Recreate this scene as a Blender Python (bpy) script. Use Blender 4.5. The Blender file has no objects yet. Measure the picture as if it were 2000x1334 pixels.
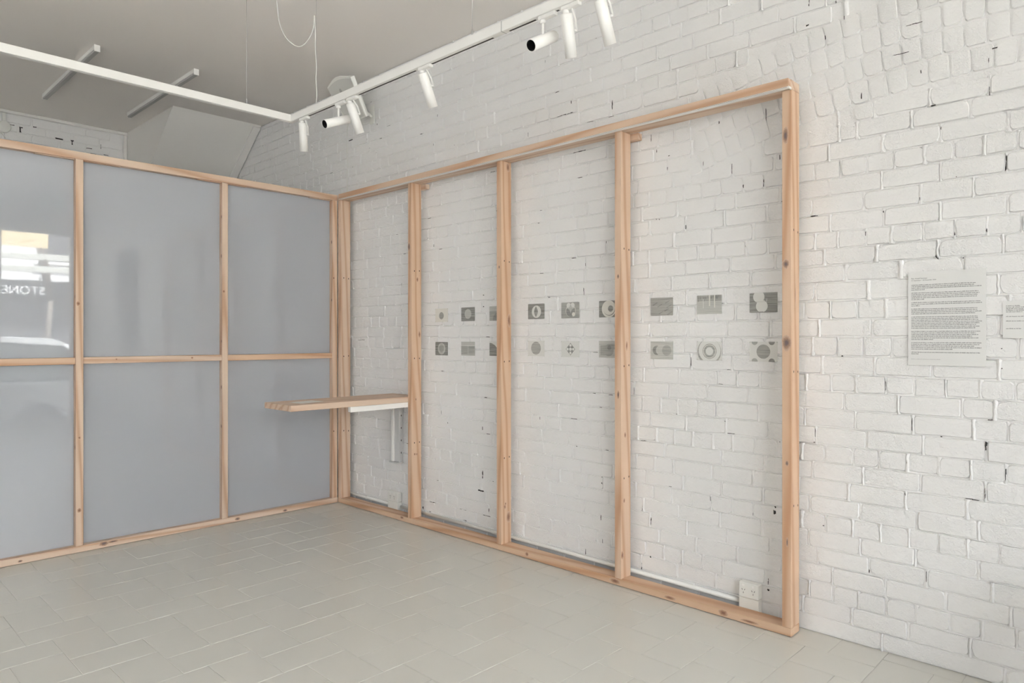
import bpy, bmesh, math, random
from math import sin, cos, pi, radians, sqrt, atan2
from mathutils import Vector, Matrix, noise
random.seed(7)
R = random.random
def U(a, b): return a + (b - a) * R()

# ------------------------------------------------------------------ camera, sky, sun, exposure
scene = bpy.context.scene
COL = scene.collection
FPX, YAW, HZ, CAMH = 1362.6, radians(46.126), 658.9, 1.429
cam_data = bpy.data.cameras.new('camera')
cam_data.sensor_width = 36.0
cam_data.lens = FPX / 2000 * 36.0
cam_data.shift_y = -(667 - HZ) / 2000
cam_data.clip_start = 0.05
cam = bpy.data.objects.new('camera', cam_data)
COL.objects.link(cam)
cam.location = (0, 0, CAMH)
cam.rotation_euler = (pi / 2, 0, -YAW)
scene.camera = cam

world = bpy.data.worlds.new('sky')
scene.world = world
world.use_nodes = True
wb = world.node_tree.nodes['Background']
wb.inputs[0].default_value = (0.92, 0.945, 1.06, 1)
wb.inputs[1].default_value = 8.6

sun = bpy.data.objects.new('sun', bpy.data.lights.new('sun', 'SUN'))
COL.objects.link(sun)
sun.data.energy = 94.0
sun.data.angle = 0.02
sun.data.color = (1.0, 0.97, 0.97)
sun.rotation_euler = (radians(22), 0, radians(165))

scene.view_settings.view_transform = 'Standard'
scene.view_settings.look = 'None'
scene.view_settings.gamma = 1
scene.view_settings.use_curve_mapping = False
scene.view_settings.exposure = 0.19
cy = scene.cycles
cy.max_bounces = 7
cy.diffuse_bounces = 5
cy.glossy_bounces = 3
cy.transmission_bounces = 5
cy.transparent_max_bounces = 8
cy.use_adaptive_sampling = True
cy.adaptive_threshold = 0.03
cy.sample_clamp_indirect = 12
cy.caustics_reflective = False
cy.caustics_refractive = False

# ------------------------------------------------------------------ measures of the room (metres)
WX = 3.456            # face of the painted brick wall on the right
WL = -4.60            # wall on the left, out of view
YB = 8.27             # back wall
YF = -2.5             # shop front
ZC = 3.645            # ceiling
FX = 3.312            # room face of the stud frame along the brick wall
FY = 5.276            # room face of the glazed stud frame
def portal(name, loc, rot, sx, sy):
    """guides light sampling through a window opening; gives off no light itself"""
    o = bpy.data.objects.new(name, bpy.data.lights.new(name, 'AREA'))
    o.data.shape = 'RECTANGLE'; o.data.size = sx; o.data.size_y = sy
    o.data.cycles.is_portal = True
    o.location = loc; o.rotation_euler = rot
    COL.objects.link(o)
SIDE_Y, SIDE_Z, SIDE_N = (1.8, 4.2), (2.75, 3.35), 2      # high side windows, added to bring in fill light
portal('fill_window_portal', (WL - 0.22, sum(SIDE_Y) / 2, sum(SIDE_Z) / 2), (pi / 2, 0, -pi / 2), SIDE_Y[1] - SIDE_Y[0], SIDE_Z[1] - SIDE_Z[0])
portal('shop_window_portal', ((WL + WX) / 2, YF - 0.16, 1.6), (-pi / 2, 0, pi), WX - WL, 3.1)

# ------------------------------------------------------------------ material helpers
def new_mat(name):
    m = bpy.data.materials.new(name); m.use_nodes = True
    nt = m.node_tree
    return m, nt, nt.nodes['Principled BSDF']
def N(nt, kind, **kw):
    n = nt.nodes.new(kind)
    for k, v in kw.items(): setattr(n, k, v)
    return n
def setv(node, **kw):
    for k, v in kw.items():
        node.inputs[k.replace('_', ' ')].default_value = v
    return node
def plain(name, col, rough=0.5, metal=0.0, spec=0.5, bump=None, var=0.0):
    m, nt, b = new_mat(name)
    b.inputs['Base Color'].default_value = (*col, 1)
    b.inputs['Roughness'].default_value = rough
    b.inputs['Metallic'].default_value = metal
    b.inputs['Specular IOR Level'].default_value = spec
    if bump or var:
        tc = N(nt, 'ShaderNodeTexCoord')
        sc, st = bump if bump else (20, 0)
        nz = setv(N(nt, 'ShaderNodeTexNoise'), Scale=sc, Detail=3.0)
        nt.links.new(tc.outputs['Object'], nz.inputs['Vector'])
        if bump:
            bp = setv(N(nt, 'ShaderNodeBump'), Strength=st, Distance=0.003)
            nt.links.new(nz.outputs['Fac'], bp.inputs['Height'])
            nt.links.new(bp.outputs['Normal'], b.inputs['Normal'])
        if var:
            n2 = setv(N(nt, 'ShaderNodeTexNoise'), Scale=2.3, Detail=3.0)
            nt.links.new(tc.outputs['Object'], n2.inputs['Vector'])
            mx = N(nt, 'ShaderNodeMixRGB')
            mx.inputs[1].default_value = (*[c * (1 - var) for c in col], 1)
            mx.inputs[2].default_value = (*[min(1, c * (1 + var)) for c in col], 1)
            nt.links.new(n2.outputs['Fac'], mx.inputs[0])
            nt.links.new(mx.outputs[0], b.inputs['Base Color'])
    return m

def paint_brick():
    m, nt, b = new_mat('white_masonry_paint')
    geo = N(nt, 'ShaderNodeNewGeometry')
    L = nt.links.new
    n_fine = setv(N(nt, 'ShaderNodeTexNoise'), Scale=150.0, Detail=2.0, Roughness=0.65)
    n_mid = setv(N(nt, 'ShaderNodeTexNoise'), Scale=38.0, Detail=2.0)
    n_mask = setv(N(nt, 'ShaderNodeTexNoise'), Scale=4.5, Detail=1.0)
    for n in (n_fine, n_mid, n_mask): L(geo.outputs['Position'], n.inputs['Vector'])
    ramp = N(nt, 'ShaderNodeValToRGB')
    ramp.color_ramp.elements[0].position = 0.42; ramp.color_ramp.elements[0].color = (0.25, 0.25, 0.25, 1)
    ramp.color_ramp.elements[1].position = 0.62
    L(n_mask.outputs['Fac'], ramp.inputs[0])
    mul = N(nt, 'ShaderNodeMath', operation='MULTIPLY')
    L(n_fine.outputs['Fac'], mul.inputs[0]); L(ramp.outputs[0], mul.inputs[1])
    add = N(nt, 'ShaderNodeMath', operation='ADD')
    L(mul.outputs[0], add.inputs[0]); L(n_mid.outputs['Fac'], add.inputs[1])
    bp = setv(N(nt, 'ShaderNodeBump'), Strength=0.8, Distance=0.005)
    L(add.outputs[0], bp.inputs['Height']); L(bp.outputs['Normal'], b.inputs['Normal'])
    mx = N(nt, 'ShaderNodeMixRGB')
    mx.inputs[1].default_value = (0.835, 0.825, 0.815, 1)
    mx.inputs[2].default_value = (0.87, 0.86, 0.845, 1)
    L(n_mask.outputs['Fac'], mx.inputs[0]); L(mx.outputs[0], b.inputs['Base Color'])
    b.inputs['Roughness'].default_value = 0.55
    b.inputs['Specular IOR Level'].default_value = 0.35
    return m

def pine(axis):
    """pine timber with the grain along one local axis (0 x, 1 y, 2 z)"""
    m, nt, b = new_mat('pine_grain_' + 'xyz'[axis])
    L = nt.links.new
    tc = N(nt, 'ShaderNodeTexCoord'); oi = N(nt, 'ShaderNodeObjectInfo')
    off = N(nt, 'ShaderNodeVectorMath', operation='SCALE'); off.inputs['Scale'].default_value = 7.3
    comb = N(nt, 'ShaderNodeCombineXYZ')
    for i in range(3): L(oi.outputs['Random'], comb.inputs[i])
    L(comb.outputs[0], off.inputs[0])
    add = N(nt, 'ShaderNodeVectorMath', operation='ADD')
    L(tc.outputs['Object'], add.inputs[0]); L(off.outputs[0], add.inputs[1])
    def mapped(lng, crs):
        s = [crs, crs, crs]; s[axis] = lng
        mp = N(nt, 'ShaderNodeVectorMath', operation='MULTIPLY')
        mp.inputs[1].default_value = s
        L(add.outputs[0], mp.inputs[0]); return mp
    wv = setv(N(nt, 'ShaderNodeTexWave', wave_type='BANDS', bands_direction='DIAGONAL'), Scale=1.0, Distortion=7.0, Detail=2.0)
    setv(wv, Detail_Scale=0.9)
    L(mapped(0.5, 8.5).outputs[0], wv.inputs['Vector'])
    nz = setv(N(nt, 'ShaderNodeTexNoise'), Scale=1.0, Detail=4.0)
    L(mapped(2.5, 190.0).outputs[0], nz.inputs['Vector'])
    big = setv(N(nt, 'ShaderNodeTexNoise'), Scale=1.0, Detail=1.0)
    L(mapped(1.0, 9.0).outputs[0], big.inputs['Vector'])
    base = N(nt, 'ShaderNodeMixRGB')
    base.inputs[1].default_value = (0.71, 0.515, 0.37, 1)
    base.inputs[2].default_value = (0.73, 0.605, 0.505, 1)
    L(oi.outputs['Random'], base.inputs[0])
    dark = N(nt, 'ShaderNodeMixRGB', blend_type='MULTIPLY'); dark.inputs[2].default_value = (0.72, 0.54, 0.42, 1)
    pw = N(nt, 'ShaderNodeMath', operation='POWER'); pw.inputs[1].default_value = 2.2
    L(wv.outputs['Fac'], pw.inputs[0])
    sc = N(nt, 'ShaderNodeMath', operation='MULTIPLY'); sc.inputs[1].default_value = 0.72
    L(pw.outputs[0], sc.inputs[0])
    L(sc.outputs[0], dark.inputs[0]); L(base.outputs[0], dark.inputs[1])
    fib = N(nt, 'ShaderNodeMixRGB', blend_type='MULTIPLY'); fib.inputs[2].default_value = (0.92, 0.90, 0.87, 1)
    L(nz.outputs['Fac'], fib.inputs[0]); L(dark.outputs[0], fib.inputs[1])
    tint = N(nt, 'ShaderNodeMixRGB', blend_type='MULTIPLY'); tint.inputs[2].default_value = (0.98, 0.90, 0.82, 1)
    L(big.outputs['Fac'], tint.inputs[0]); L(fib.outputs[0], tint.inputs[1])
    L(tint.outputs[0], b.inputs['Base Color'])
    b.inputs['Roughness'].default_value = 0.5
    b.inputs['Specular IOR Level'].default_value = 0.35
    bp = setv(N(nt, 'ShaderNodeBump'), Strength=0.12, Distance=0.001)
    L(nz.outputs['Fac'], bp.inputs['Height']); L(bp.outputs['Normal'], b.inputs['Normal'])
    return m

def frosted_sheet():
    m = bpy.data.materials.new('frosted_polycarbonate'); m.use_nodes = True
    nt = m.node_tree; L = nt.links.new
    nt.nodes.remove(nt.nodes['Principled BSDF'])
    out = nt.nodes['Material Output']
    dif = N(nt, 'ShaderNodeBsdfDiffuse'); dif.inputs[0].default_value = (0.80, 0.83, 0.895, 1)
    trl = N(nt, 'ShaderNodeBsdfTranslucent'); trl.inputs[0].default_value = (0.80, 0.83, 0.89, 1)
    rfr = N(nt, 'ShaderNodeBsdfRefraction'); rfr.inputs[0].default_value = (0.90, 0.92, 0.97, 1)
    rfr.inputs['Roughness'].default_value = 0.28; rfr.inputs['IOR'].default_value = 1.2
    a = N(nt, 'ShaderNodeMixShader'); a.inputs[0].default_value = 0.6
    L(trl.outputs[0], a.inputs[1]); L(rfr.outputs[0], a.inputs[2])
    c = N(nt, 'ShaderNodeMixShader'); c.inputs[0].default_value = 0.5
    L(dif.outputs[0], c.inputs[1]); L(a.outputs[0], c.inputs[2])
    fr = N(nt, 'ShaderNodeFresnel'); fr.inputs[0].default_value = 1.85
    gl = N(nt, 'ShaderNodeBsdfGlossy'); gl.inputs['Roughness'].default_value = 0.02
    d = N(nt, 'ShaderNodeMixShader')
    L(fr.outputs[0], d.inputs[0]); L(c.outputs[0], d.inputs[1]); L(gl.outputs[0], d.inputs[2])
    L(d.outputs[0], out.inputs[0])
    return m

def thin_glass():
    m = bpy.data.materials.new('window_glass'); m.use_nodes = True
    nt = m.node_tree; L = nt.links.new
    nt.nodes.remove(nt.nodes['Principled BSDF'])
    out = nt.nodes['Material Output']
    tr = N(nt, 'ShaderNodeBsdfTransparent'); tr.inputs[0].default_value = (0.96, 0.98, 0.97, 1)
    gl = N(nt, 'ShaderNodeBsdfGlossy'); gl.inputs['Roughness'].default_value = 0.0
    fr = N(nt, 'ShaderNodeFresnel'); fr.inputs[0].default_value = 1.3
    d = N(nt, 'ShaderNodeMixShader')
    L(fr.outputs[0], d.inputs[0]); L(tr.outputs[0], d.inputs[1]); L(gl.outputs[0], d.inputs[2])
    L(d.outputs[0], out.inputs[0])
    return m

def pencil(name, dark, light, scale=70.0):
    """graphite strokes: streaks along the wall (object y) on paper"""
    m, nt, b = new_mat(name); L = nt.links.new
    geo = N(nt, 'ShaderNodeNewGeometry')
    mp = N(nt, 'ShaderNodeVectorMath', operation='MULTIPLY'); mp.inputs[1].default_value = (1, 0.12 * scale, 7.0 * scale)
    L(geo.outputs['Position'], mp.inputs[0])
    nz = setv(N(nt, 'ShaderNodeTexNoise'), Scale=1.0, Detail=3.0)
    L(mp.outputs[0], nz.inputs['Vector'])
    rp = N(nt, 'ShaderNodeValToRGB')
    rp.color_ramp.elements[0].position = 0.36; rp.color_ramp.elements[0].color = (*dark, 1)
    rp.color_ramp.elements[1].position = 0.66; rp.color_ramp.elements[1].color = (*light, 1)
    L(nz.outputs['Fac'], rp.inputs[0]); L(rp.outputs[0], b.inputs['Base Color'])
    b.inputs['Roughness'].default_value = 0.6
    return m

def tile_paint():
    m, nt, b = new_mat('painted_floor_tile'); L = nt.links.new
    geo = N(nt, 'ShaderNodeNewGeometry')
    n1 = setv(N(nt, 'ShaderNodeTexNoise'), Scale=1.6, Detail=3.0)
    n2 = setv(N(nt, 'ShaderNodeTexNoise'), Scale=45.0, Detail=2.0)
    L(geo.outputs['Position'], n1.inputs['Vector']); L(geo.outputs['Position'], n2.inputs['Vector'])
    mx = N(nt, 'ShaderNodeMixRGB')
    mx.inputs[1].default_value = (0.60, 0.585, 0.535, 1); mx.inputs[2].default_value = (0.63, 0.615, 0.56, 1)
    L(n1.outputs['Fac'], mx.inputs[0]); L(mx.outputs[0], b.inputs['Base Color'])
    rr = N(nt, 'ShaderNodeMapRange'); rr.inputs[3].default_value = 0.24; rr.inputs[4].default_value = 0.40
    L(n1.outputs['Fac'], rr.inputs[0]); L(rr.outputs[0], b.inputs['Roughness'])
    bp = setv(N(nt, 'ShaderNodeBump'), Strength=0.06, Distance=0.001)
    L(n2.outputs['Fac'], bp.inputs['Height']); L(bp.outputs['Normal'], b.inputs['Normal'])
    return m

def knot_mat(name, core, ring):
    m, nt, b = new_mat(name); L = nt.links.new
    at = N(nt, 'ShaderNodeAttribute', attribute_name='ring')
    nz = setv(N(nt, 'ShaderNodeTexNoise'), Scale=160.0, Detail=3.0)
    geo = N(nt, 'ShaderNodeNewGeometry'); L(geo.outputs['Position'], nz.inputs['Vector'])
    ma = N(nt, 'ShaderNodeMath', operation='MULTIPLY_ADD'); ma.inputs[1].default_value = 0.45; ma.inputs[2].default_value = -0.22
    L(nz.outputs['Fac'], ma.inputs[0])
    ad = N(nt, 'ShaderNodeMath', operation='ADD'); L(at.outputs['Fac'], ad.inputs[0]); L(ma.outputs[0], ad.inputs[1])
    rp = N(nt, 'ShaderNodeValToRGB'); e = rp.color_ramp.elements
    e[0].position = 0.25; e[0].color = (*core, 1); e[1].position = 0.97; e[1].color = (0.60, 0.43, 0.315, 1)
    k = e.new(0.62); k.color = (*ring, 1)
    L(ad.outputs[0], rp.inputs[0]); L(rp.outputs[0], b.inputs['Base Color'])
    b.inputs['Roughness'].default_value = 0.5
    return m

M = dict(
    brick=paint_brick(), px=pine(0), py=pine(1), pz=pine(2), frost=frosted_sheet(), glass=thin_glass(), tile=tile_paint(),
    grout=plain('dark_joint', (0.55, 0.53, 0.49), 0.5), ceil=plain('ceiling_paint', (0.89, 0.85, 0.81), 0.8, bump=(25, 0.05)),
    white=plain('white_powder_coat', (0.90, 0.885, 0.85), 0.38), cord=plain('white_cable', (0.78, 0.77, 0.73), 0.5),
    black=plain('black_interior', (0.004, 0.004, 0.004), 0.6), slot=plain('dark_slot', (0.05, 0.045, 0.04), 0.6),
    gap=plain('bare_dark_joint', (0.04, 0.037, 0.034), 0.9, var=0.4), trim=plain('trim_paint', (0.84, 0.82, 0.79), 0.6),
    knot=knot_mat('knot_wood', (0.25, 0.13, 0.085), (0.44, 0.26, 0.165)), knot2=knot_mat('grey_knot_wood', (0.15, 0.11, 0.11), (0.36, 0.22, 0.15)),
    screw=plain('screw_hole', (0.05, 0.03, 0.02), 0.6), steel=plain('wire_steel', (0.55, 0.54, 0.52), 0.4, 0.6),
    galv=plain('pale_metal', (0.66, 0.66, 0.65), 0.4, 0.1), plastic=plain('white_plastic', (0.82, 0.815, 0.77), 0.32),
    grille=plain('speaker_grille', (0.66, 0.655, 0.62), 0.6, bump=(600, 0.3)), grey=plain('grey_wall_base', (0.58, 0.58, 0.59), 0.7, bump=(40, 0.4), var=0.2),
    paper=plain('tracing_paper', (0.73, 0.725, 0.69), 0.6), cream=plain('cream_paper', (0.76, 0.74, 0.68), 0.6), ink=plain('printed_ink', (0.09, 0.09, 0.09), 0.7),
    poster=plain('poster_paper', (0.79, 0.785, 0.765), 0.55), batten=plain('batten_diffuser', (0.46, 0.455, 0.44), 0.5),
    g1=pencil('graphite_dark', (0.17, 0.17, 0.155), (0.41, 0.405, 0.38)), g2=pencil('graphite_mid', (0.29, 0.29, 0.27), (0.50, 0.485, 0.455)),
    g3=pencil('graphite_light', (0.45, 0.45, 0.42), (0.61, 0.605, 0.57)), frame_paint=plain('shopfront_paint', (0.50, 0.50, 0.46), 0.45),
    dark=plain('charcoal_fabric', (0.035, 0.035, 0.04), 0.8), stool=plain('black_metal', (0.02, 0.02, 0.022), 0.4),
    road=plain('asphalt', (0.26, 0.255, 0.25), 0.9, bump=(60, 0.3)), path=plain('concrete_path', (0.55, 0.53, 0.49), 0.9, bump=(40, 0.2)),
    carpaint=plain('silver_car_paint', (0.66, 0.67, 0.68), 0.25, 0.3), carglass=plain('tinted_car_glass', (0.05, 0.06, 0.06), 0.05),
    tyre=plain('tyre_rubber', (0.02, 0.02, 0.02), 0.8), rim=plain('alloy_rim', (0.45, 0.45, 0.46), 0.35, 0.7),
    render=plain('white_render', (0.60, 0.59, 0.58), 0.8), shopdark=plain('dark_shopfront', (0.06, 0.06, 0.065), 0.4),
    bark=plain('bark', (0.10, 0.085, 0.07), 0.9), exitgreen=plain('exit_green', (0.02, 0.30, 0.14), 0.5), exitwhite=plain('exit_white', (0.8, 0.85, 0.8), 0.5),
    yellow=plain('cream_awning', (0.62, 0.50, 0.30), 0.8),
)

# ------------------------------------------------------------------ object helpers
WPOS = {}
def wpos(o): return WPOS.get(o, Vector((0, 0, 0))) if o else Vector((0, 0, 0))
def link(o, parent=None, loc=(0, 0, 0)):
    COL.objects.link(o)
    loc = Vector(loc)
    if parent is not None:
        o.parent = parent
        o.location = loc - wpos(parent)
    else:
        o.location = loc
    WPOS[o] = loc
    return o
def thing(name, label, cat, loc=(0, 0, 0), group=None):
    o = bpy.data.objects.new(name, None)
    o.empty_display_size = 0.1
    link(o, None, loc)
    return tag(o, label, cat, group)
def tag(o, label, cat, group=None):
    o['label'] = label; o['category'] = cat
    if group: o['group'] = group
    return o
def struct(o, label=None):
    o['kind'] = 'structure'
    if label: o['label'] = label
    return o
def mesh(name, verts, faces, mat, smooth=False):
    me = bpy.data.meshes.new(name)
    me.from_pydata([tuple(v) for v in verts], [], [tuple(f) for f in faces])
    if mat: me.materials.append(mat)
    if smooth:
        for p in me.polygons: p.use_smooth = True
    me.update()
    return me
def obj(name, me, parent=None, loc=(0, 0, 0)):
    return link(bpy.data.objects.new(name, me), parent, loc)
def bm_mesh(name, bm, mat, smooth=False):
    bmesh.ops.recalc_face_normals(bm, faces=bm.faces)
    me = bpy.data.meshes.new(name); bm.to_mesh(me); bm.free()
    if mat: me.materials.append(mat)
    if smooth:
        for p in me.polygons: p.use_smooth = True
    return me
def box_me(name, sx, sy, sz, mat, bevel=0.0, seg=1):
    bm = bmesh.new()
    bmesh.ops.create_cube(bm, size=1.0)
    bmesh.ops.scale(bm, vec=(sx, sy, sz), verts=bm.verts)
    if bevel: bmesh.ops.bevel(bm, geom=list(bm.edges), offset=bevel, segments=seg, affect='EDGES', profile=0.5)
    return bm_mesh(name, bm, mat)
def box(name, x0, x1, y0, y1, z0, z1, mat, parent=None, bevel=0.0, seg=1):
    me = box_me(name, abs(x1 - x0), abs(y1 - y0), abs(z1 - z0), mat, bevel, seg)
    return obj(name, me, parent, ((x0 + x1) / 2, (y0 + y1) / 2, (z0 + z1) / 2))
def prism(name, pts2, axis, a, b, mat, parent=None, origin=(0, 0, 0), bevel=0.0):
    """extrude a polygon along an axis; pts2 are the other two coordinates in xyz order"""
    def P(p, t):
        return {0: (t, p[0], p[1]), 1: (p[0], t, p[1]), 2: (p[0], p[1], t)}[axis]
    o = Vector(origin)
    bm = bmesh.new()
    va = [bm.verts.new(Vector(P(p, a)) - o) for p in pts2]
    vb = [bm.verts.new(Vector(P(p, b)) - o) for p in pts2]
    n = len(pts2)
    bm.faces.new(va); bm.faces.new(vb[::-1])
    for i in range(n): bm.faces.new((va[i], vb[i], vb[(i + 1) % n], va[(i + 1) % n]))
    if bevel: bmesh.ops.bevel(bm, geom=list(bm.edges), offset=bevel, segments=1, affect='EDGES')
    return obj(name, bm_mesh(name, bm, mat), parent, origin)
def lathe_me(name, prof, mat, n=24, smooth=True):
    """revolve (radius, z) points about local z"""
    V, F = [], []
    for r, z in prof:
        for k in range(n): V.append((r * cos(2 * pi * k / n), r * sin(2 * pi * k / n), z))
    for i in range(len(prof) - 1):
        for k in range(n):
            a, b = i * n + k, i * n + (k + 1) % n
            F.append((a, b, b + n, a + n))
    return mesh(name, V, F, mat, smooth)
def tube(name, pts, r, mat, parent=None, n=8, caps=True, origin=None):
    pts = [Vector(p) for p in pts]
    o = Vector(origin) if origin is not None else pts[0].copy()
    V, F = [], []
    rs = r if isinstance(r, (list, tuple)) else [r] * len(pts)
    up = Vector((0.31, 0.17, 0.93)).normalized()
    for i, p in enumerate(pts):
        t = (pts[min(i + 1, len(pts) - 1)] - pts[max(i - 1, 0)]).normalized()
        a = t.cross(up)
        if a.length < 0.05: a = t.cross(Vector((1, 0, 0)))
        a.normalize(); b = t.cross(a)
        for k in range(n):
            w = 2 * pi * k / n
            V.append(p - o + rs[i] * (cos(w) * a + sin(w) * b))
    for i in range(len(pts) - 1):
        for k in range(n):
            a, b = i * n + k, i * n + (k + 1) % n
            F.append((a, b, b + n, a + n))
    if caps:
        F.append(tuple(range(n - 1, -1, -1))); F.append(tuple(range((len(pts) - 1) * n, len(pts) * n)))
    return obj(name, mesh(name, V, F, mat, True), parent, o)
def disc_me(name, ry, rz, mat, n=12, axis='x', jit=0.12):
    """small flat ellipse facing -x or -y"""
    V = [(0, 0, 0)]; F = []; ring = [0.0]
    for lv in ((.6, 1.25) if name == 'knot' else (1.0,)):
        for k in range(n):
            w = 2 * pi * k / n; q = lv * (1 + U(-jit, jit))
            u, v = ry * q * cos(w), rz * q * sin(w)
            V.append((0, u, v) if axis == 'x' else (u, 0, v)); ring.append(lv / 1.25)
    for k in range(n):
        fs = [(0, 1 + k, 1 + (k + 1) % n)]
        if name == 'knot': fs.append((1 + k, 1 + n + k, 1 + n + (k + 1) % n, 1 + (k + 1) % n))
        F += [f[::-1] if axis == 'x' else f for f in fs]
    me = mesh(name, V, F, mat)
    at = me.attributes.new('ring', 'FLOAT', 'POINT')
    at.data.foreach_set('value', ring)
    return me
def text_me(name, body, size, mat, extrude=0.0, align='LEFT'):
    cu = bpy.data.curves.new(name, 'FONT'); cu.body = body; cu.size = size; cu.extrude = extrude; cu.align_x = align
    cu.resolution_u = 3
    tmp = bpy.data.objects.new(name, cu); COL.objects.link(tmp)
    dg = bpy.context.evaluated_depsgraph_get()
    me = bpy.data.meshes.new_from_object(tmp.evaluated_get(dg))
    bpy.data.objects.remove(tmp); bpy.data.curves.remove(cu)
    me.materials.clear(); me.materials.append(mat)
    return me
def project(x, y, z):
    d = x * sin(YAW) + y * cos(YAW); r = x * cos(YAW) - y * sin(YAW)
    return 1000 + FPX * r / d, HZ - FPX * (z - CAMH) / d, d

# ------------------------------------------------------------------ brick wall on the right
PERPS = {3:[1.204],4:[0.808,1.043,1.273],5:[0.617,0.852,1.081,1.316,1.784,2.026,2.263],6:[0.542,0.655,0.764,0.877,0.994,1.114,1.235,1.349,1.597,1.715,1.835,1.95,2.074,2.191,2.315],7:[0.616,0.846,1.081,1.31,1.545,1.773,2.005,2.243],8:[0.658,0.891,1.13,1.597,1.826,2.065,2.188,2.311],9:[0.592,0.832,1.068,1.297,1.535,1.769,2.118],10:[0.522,0.643,0.759,0.883,1.0,1.111,1.239,1.347,1.467,1.592,1.71,1.824,1.945,2.057,2.175,2.301],11:[0.589,0.823,1.053,1.282,1.749,1.983,2.212],12:[0.514,0.634,0.862,1.101,1.569,1.803,1.913,2.038,2.146,2.266],13:[0.56,0.676,0.919,1.15,1.622,1.858,2.092,2.327],14:[0.491,0.61,0.735,0.856,0.973,1.097,1.211,1.327,1.562,1.685,1.796,2.03,2.261],15:[0.545,0.786,1.017,1.253,1.715,1.953,2.195],16:[0.947,1.063,1.179,1.297],17:[0.548,1.03,1.266],18:[0.971,1.092,1.213,1.331],19:[0.548,1.045,1.284],20:[0.672,0.91,1.144],21:[0.53,0.765,1.009,1.243,1.724,1.985,2.221],22:[0.587,0.701,0.82,0.947,1.056,1.179,1.286,1.636,1.807,1.913,2.034,2.113,2.226],23:[0.515,0.756,0.982,1.215,1.597,1.828,2.063,2.288],24:[0.634,0.831,1.066,1.294,1.525,1.756,1.989,2.221],25:[0.521,0.756,0.989,1.217,1.454,1.694,1.812,2.042,2.274],26:[0.595,0.705,0.816,0.937,1.05,1.165,1.286,1.538,1.652,1.776,1.89,1.997,2.109,2.226,2.324],27:[0.754,0.984,1.221,1.487,1.608,1.712,1.843,2.067,2.301],28:[0.644,0.866,1.094,1.173,1.317,1.545,1.665,1.879,2.102],29:[0.577,0.796,1.02,1.18,1.253]}
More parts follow.
